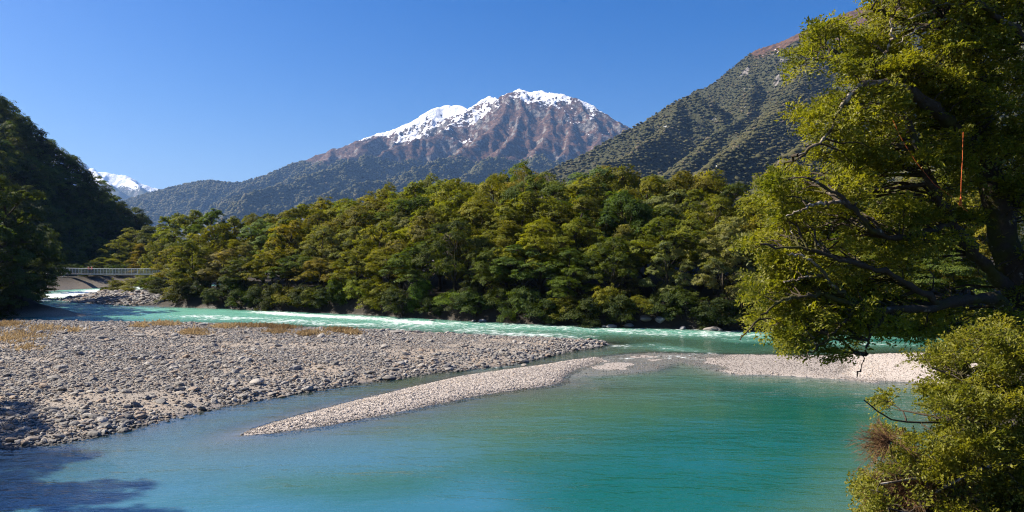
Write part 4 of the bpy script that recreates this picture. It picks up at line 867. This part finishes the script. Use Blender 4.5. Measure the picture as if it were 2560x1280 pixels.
# ------------------------------------------------------------------ dry grass
mg, tg = mat_new('dry_grass'); b = NB(tg); tn = b.attr('tint'); c = b.mix(tn, (.24, .16, .075), (.54, .40, .21))
b.out(b.n('ShaderNodeMixShader', {0: .25, 1: b.bsdf(c, .8, .1), 2: b.n('ShaderNodeBsdfTranslucent', {'Color': c}).outputs[0]}).outputs[0])
LC, LN, LD, LS, LT = [], [], [], [], []
for px, py, wx, wy in ((415, 824, 48, 5), (350, 829, 22, 4), (640, 828, 70, 6), (700, 832, 40, 5), (800, 848, 48, 7), (850, 842, 36, 6), (760, 853, 24, 5), (560, 832, 34, 5), (490, 848, 40, 5), (60, 852, 70, 14), (30, 870, 50, 10), (110, 836, 50, 8), (70, 893, 40, 8), (180, 842, 30, 4), (20, 826, 40, 6), (880, 850, 22, 4), (690, 846, 30, 4)):
    n = int(wx * wy * (5.0 if wy < 7 else .9)); a = rs.normal(size=(n, 2)) * .5; xy = np.array([W(px + u * wx, py + v * wy) for u, v in a]); pr = fbm(xy[:, 0] / .8, xy[:, 1] / .8, 2, 3) > -.12; xy = xy[pr]; n = len(xy)
    z = z_ground(xy[:, 0], xy[:, 1]); L = rs.uniform(.25, .6, n); d = unit(rs.normal(0, .6, (n, 3)) + [.3, 0, .9])
    LC.append(np.stack([xy[:, 0], xy[:, 1], z + .03], 1) + d * L[:, None] * .4); LD.append(d); LN.append(rs.normal(size=(n, 3))); LS.append(L); LT.append(np.clip(rs.normal(.5, .22) + rs.normal(0, .15, n), 0, 1))
V, F = leaf_quads(np.vstack(LC), np.vstack(LN), np.concatenate(LS), rs, .16, np.vstack(LD))
tag(link('dry_grass', new_mesh('dry_grass', V, F, mg, False, {'tint': np.repeat(np.concatenate(LT), 4)})), 'tawny dry grass tufts along the far side of the gravel bar', kind='stuff')

# ------------------------------------------------------------------ footbridge
M_STEEL = simple('galvanised_steel', (.42, .44, .44), .5, .4, 8, .2); M_WIRE = simple('wire_mesh', (.36, .37, .34), .6, .3); M_TIMBER = simple('weathered_timber', (.13, .10, .07), .85, .2, 5, .35, .3, .02)
BY, BX0, BX1, BZ = 173.0, -106.0, -76.5, 3.45
br = thing('footbridge', 'long footbridge with wire mesh sides crossing the river upstream', 'bridge', (BX0, BY, BZ)); BLN = BX1 - BX0; nb = 21; bw = BLN / nb
sag = lambda x: -.22 * math.sin(math.pi * x / BLN) - .004 * x
def span(name, y, z, r, mat):
    g = Geo(); xq = np.linspace(0, BLN, 25); g.tube(np.stack([xq, 0 * xq + y, np.array([sag(v) for v in xq]) + z], 1), r, 6); return link(name, g.mesh(name, mat), br)
for y in (-.62, .62):
    span('top_rail', y, 1.22, .038, M_STEEL); span('bottom_rail', y, .12, .025, M_STEEL); span('main_cable', y * 1.15, -.10, .05, M_STEEL); span('edge_beam', y, -.16, .11, M_TIMBER)
g = Geo(); g.box((0, 0, 0), (.034, .034, .62)); pm = g.mesh('post', M_STEEL, False)
g = Geo()
for k in range(10): g.box((bw * (k + .5) / 10, 0, .66), (.0045, .0045, .53))
for k in range(9): g.box((bw / 2, 0, .16 + k * .125), (bw / 2, .0045, .0045))
mm = g.mesh('mesh_panel', M_WIRE, False)
g = Geo(); g.box((bw / 2, 0, 0), (bw / 2 - .006, .6, .04)); dm = g.mesh('deck_board', M_TIMBER, False)
g = Geo(); g.box((0, 0, 0), (.06, .72, .07)); cm = g.mesh('cross_beam', M_TIMBER, False)
for i in range(nb + 1):
    for y in (-.62, .62): link('post', pm, br, (i * bw, y, sag(i * bw) + .62))
    link('cross_beam', cm, br, (i * bw, 0, sag(i * bw) - .14))
    if i < nb:
        a = math.atan2(sag((i + 1) * bw) - sag(i * bw), bw)
        for y in (-.62, .62): link('mesh_panel', mm, br, (i * bw, y * 1.02, sag(i * bw)), (0, -a, 0))
        link('deck_board', dm, br, (i * bw, 0, sag(i * bw)), (0, -a, 0))
for xx, zt in ((BLN - 2.2, 2.2), (2.0, 1.4)):
    for y in (-.85, .85):
        g = Geo(); g.tube(np.array([[xx, y, -3.6], [xx, y, zt]]), .11, 4, True); link('tower_post', g.mesh('tower_post', M_TIMBER, False), br)
    g = Geo(); g.box((xx, 0, zt - .1), (.09, 1.05, .09)); link('tower_beam', g.mesh('tower_beam', M_TIMBER, False), br)
for y in (-.7, .7):
    g = Geo(); g.tube(np.array([[4.9, y, .95], [3.2, y * 1.5, -.9]]), .045, 6); link('brace', g.mesh('brace', M_STEEL), br)
    g = Geo(); g.tube(np.array([[4.9, y, -.15], [3.9, y * 1.5, -1.2]]), .045, 6); link('brace', g.mesh('brace', M_STEEL), br)

# ------------------------------------------------------------------ the two people on the bridge
def person(label, x, y, z, rot, top, legs, hairc, h, arm):
    o = thing('person', label, 'person', (x, y, z), rot, 'people on the footbridge'); k = h / 1.75
    J = {'pel': (0, 0, .95, .14), 'bel': (0, 0, 1.1, .13), 'che': (0, .01, 1.3, .15), 'nec': (0, .01, 1.47, .06), 'hd0': (0, .03, 1.55, .075), 'hd1': (0, .04, 1.64, .095), 'hd2': (0, .03, 1.73, .07)}
    for s, n in ((-1, 'l'), (1, 'r')):
        J.update({n + 'hip': (.1 * s, 0, .9, .1), n + 'kn': (.11 * s, .03, .5, .062), n + 'an': (.11 * s, -.01, .1, .045), n + 'toe': (.12 * s, .15, .04, .035), n + 'sh': (.19 * s, .01, 1.41, .062), n + 'el': (.27 * s, .02 + .12 * arm, 1.16, .043), n + 'wr': (.2 * s, .22 * arm + .05, 1.02 + .12 * arm, .032), n + 'ha': (.19 * s, .30 * arm + .06, 1.0 + .14 * arm, .035), n + 'fi': (.18 * s, .36 * arm + .06, .95 + .14 * arm, .02)})
    K = list(J); E = [('pel', 'bel'), ('bel', 'che'), ('che', 'nec'), ('nec', 'hd0'), ('hd0', 'hd1'), ('hd1', 'hd2')]
    for n in 'lr': E += [('pel', n + 'hip'), (n + 'hip', n + 'kn'), (n + 'kn', n + 'an'), (n + 'an', n + 'toe'), ('che', n + 'sh'), (n + 'sh', n + 'el'), (n + 'el', n + 'wr'), (n + 'wr', n + 'ha'), (n + 'ha', n + 'fi')]
    me = bpy.data.meshes.new('body'); me.from_pydata([tuple(v * k for v in J[a][:3]) for a in K], [(K.index(a), K.index(c)) for a, c in E], [])
    bo = link('body', me, o); md = bo.modifiers.new('skin', 'SKIN'); sv = me.skin_vertices[0].data
    for i, a in enumerate(K): sv[i].radius = (J[a][3] * k,) * 2; sv[i].use_root = a == 'pel'
    md.use_smooth_shade = True; bo.modifiers.new('sub', 'SUBSURF').render_levels = 1
    m, t = mat_new('clothed_body'); b = NB(t); zz = b.n('ShaderNodeSeparateXYZ', {0: b.coord()}); z_ = zz.outputs[2]
    c = b.mix(b.math('GREATER_THAN', z_, .93 * k), legs, top); c = b.mix(b.math('GREATER_THAN', z_, 1.46 * k), c, (.48, .30, .22)); c = b.mix(b.math('LESS_THAN', z_, .09 * k), c, (.03, .03, .03))
    b.out(b.bsdf(c, .8, .2)); me.materials.append(m)
    V, F = ICO2; V = V * np.array([.098, .108, .1]) * k + np.array([0, .015, 1.70]) * k; V[:, 1] = np.where((V[:, 1] > .09 * k) & (V[:, 2] < 1.72 * k), .07 * k, V[:, 1])
    link('hair', new_mesh('hair', V, F, simple('hair', hairc, .6, .3)), o)
pxz = lambda px: (px - CX) / FPX * BY
zd = lambda px: BZ + sag(pxz(px) - BX0) + .04
person('person in a red top on the footbridge, left of the pair', pxz(223), BY - .1, zd(223), math.pi, (.42, .07, .06), (.03, .035, .05), (.02, .015, .01), 1.72, .8)
person('person in a dark red jacket on the footbridge, right of the pair', pxz(229.5), BY + .05, zd(229), math.pi * .8, (.30, .06, .07), (.02, .02, .03), (.03, .02, .012), 1.78, .3)

# ------------------------------------------------------------------ haze
mh, th = mat_new('valley_haze'); b = NB(th)
pv = b.n('ShaderNodeVolumePrincipled', {'Color': (.28, .52, 1.0, 1), 'Density': 4.6e-5, 'Anisotropy': .15})
b.n('ShaderNodeOutputMaterial', {'Volume': pv.outputs[0]})
g = Geo(); g.box((0, 6700, 870), (17500, 12500, 880)); tag(link('haze', g.mesh('haze', mh, False)), 'thin blue valley haze', kind='stuff')
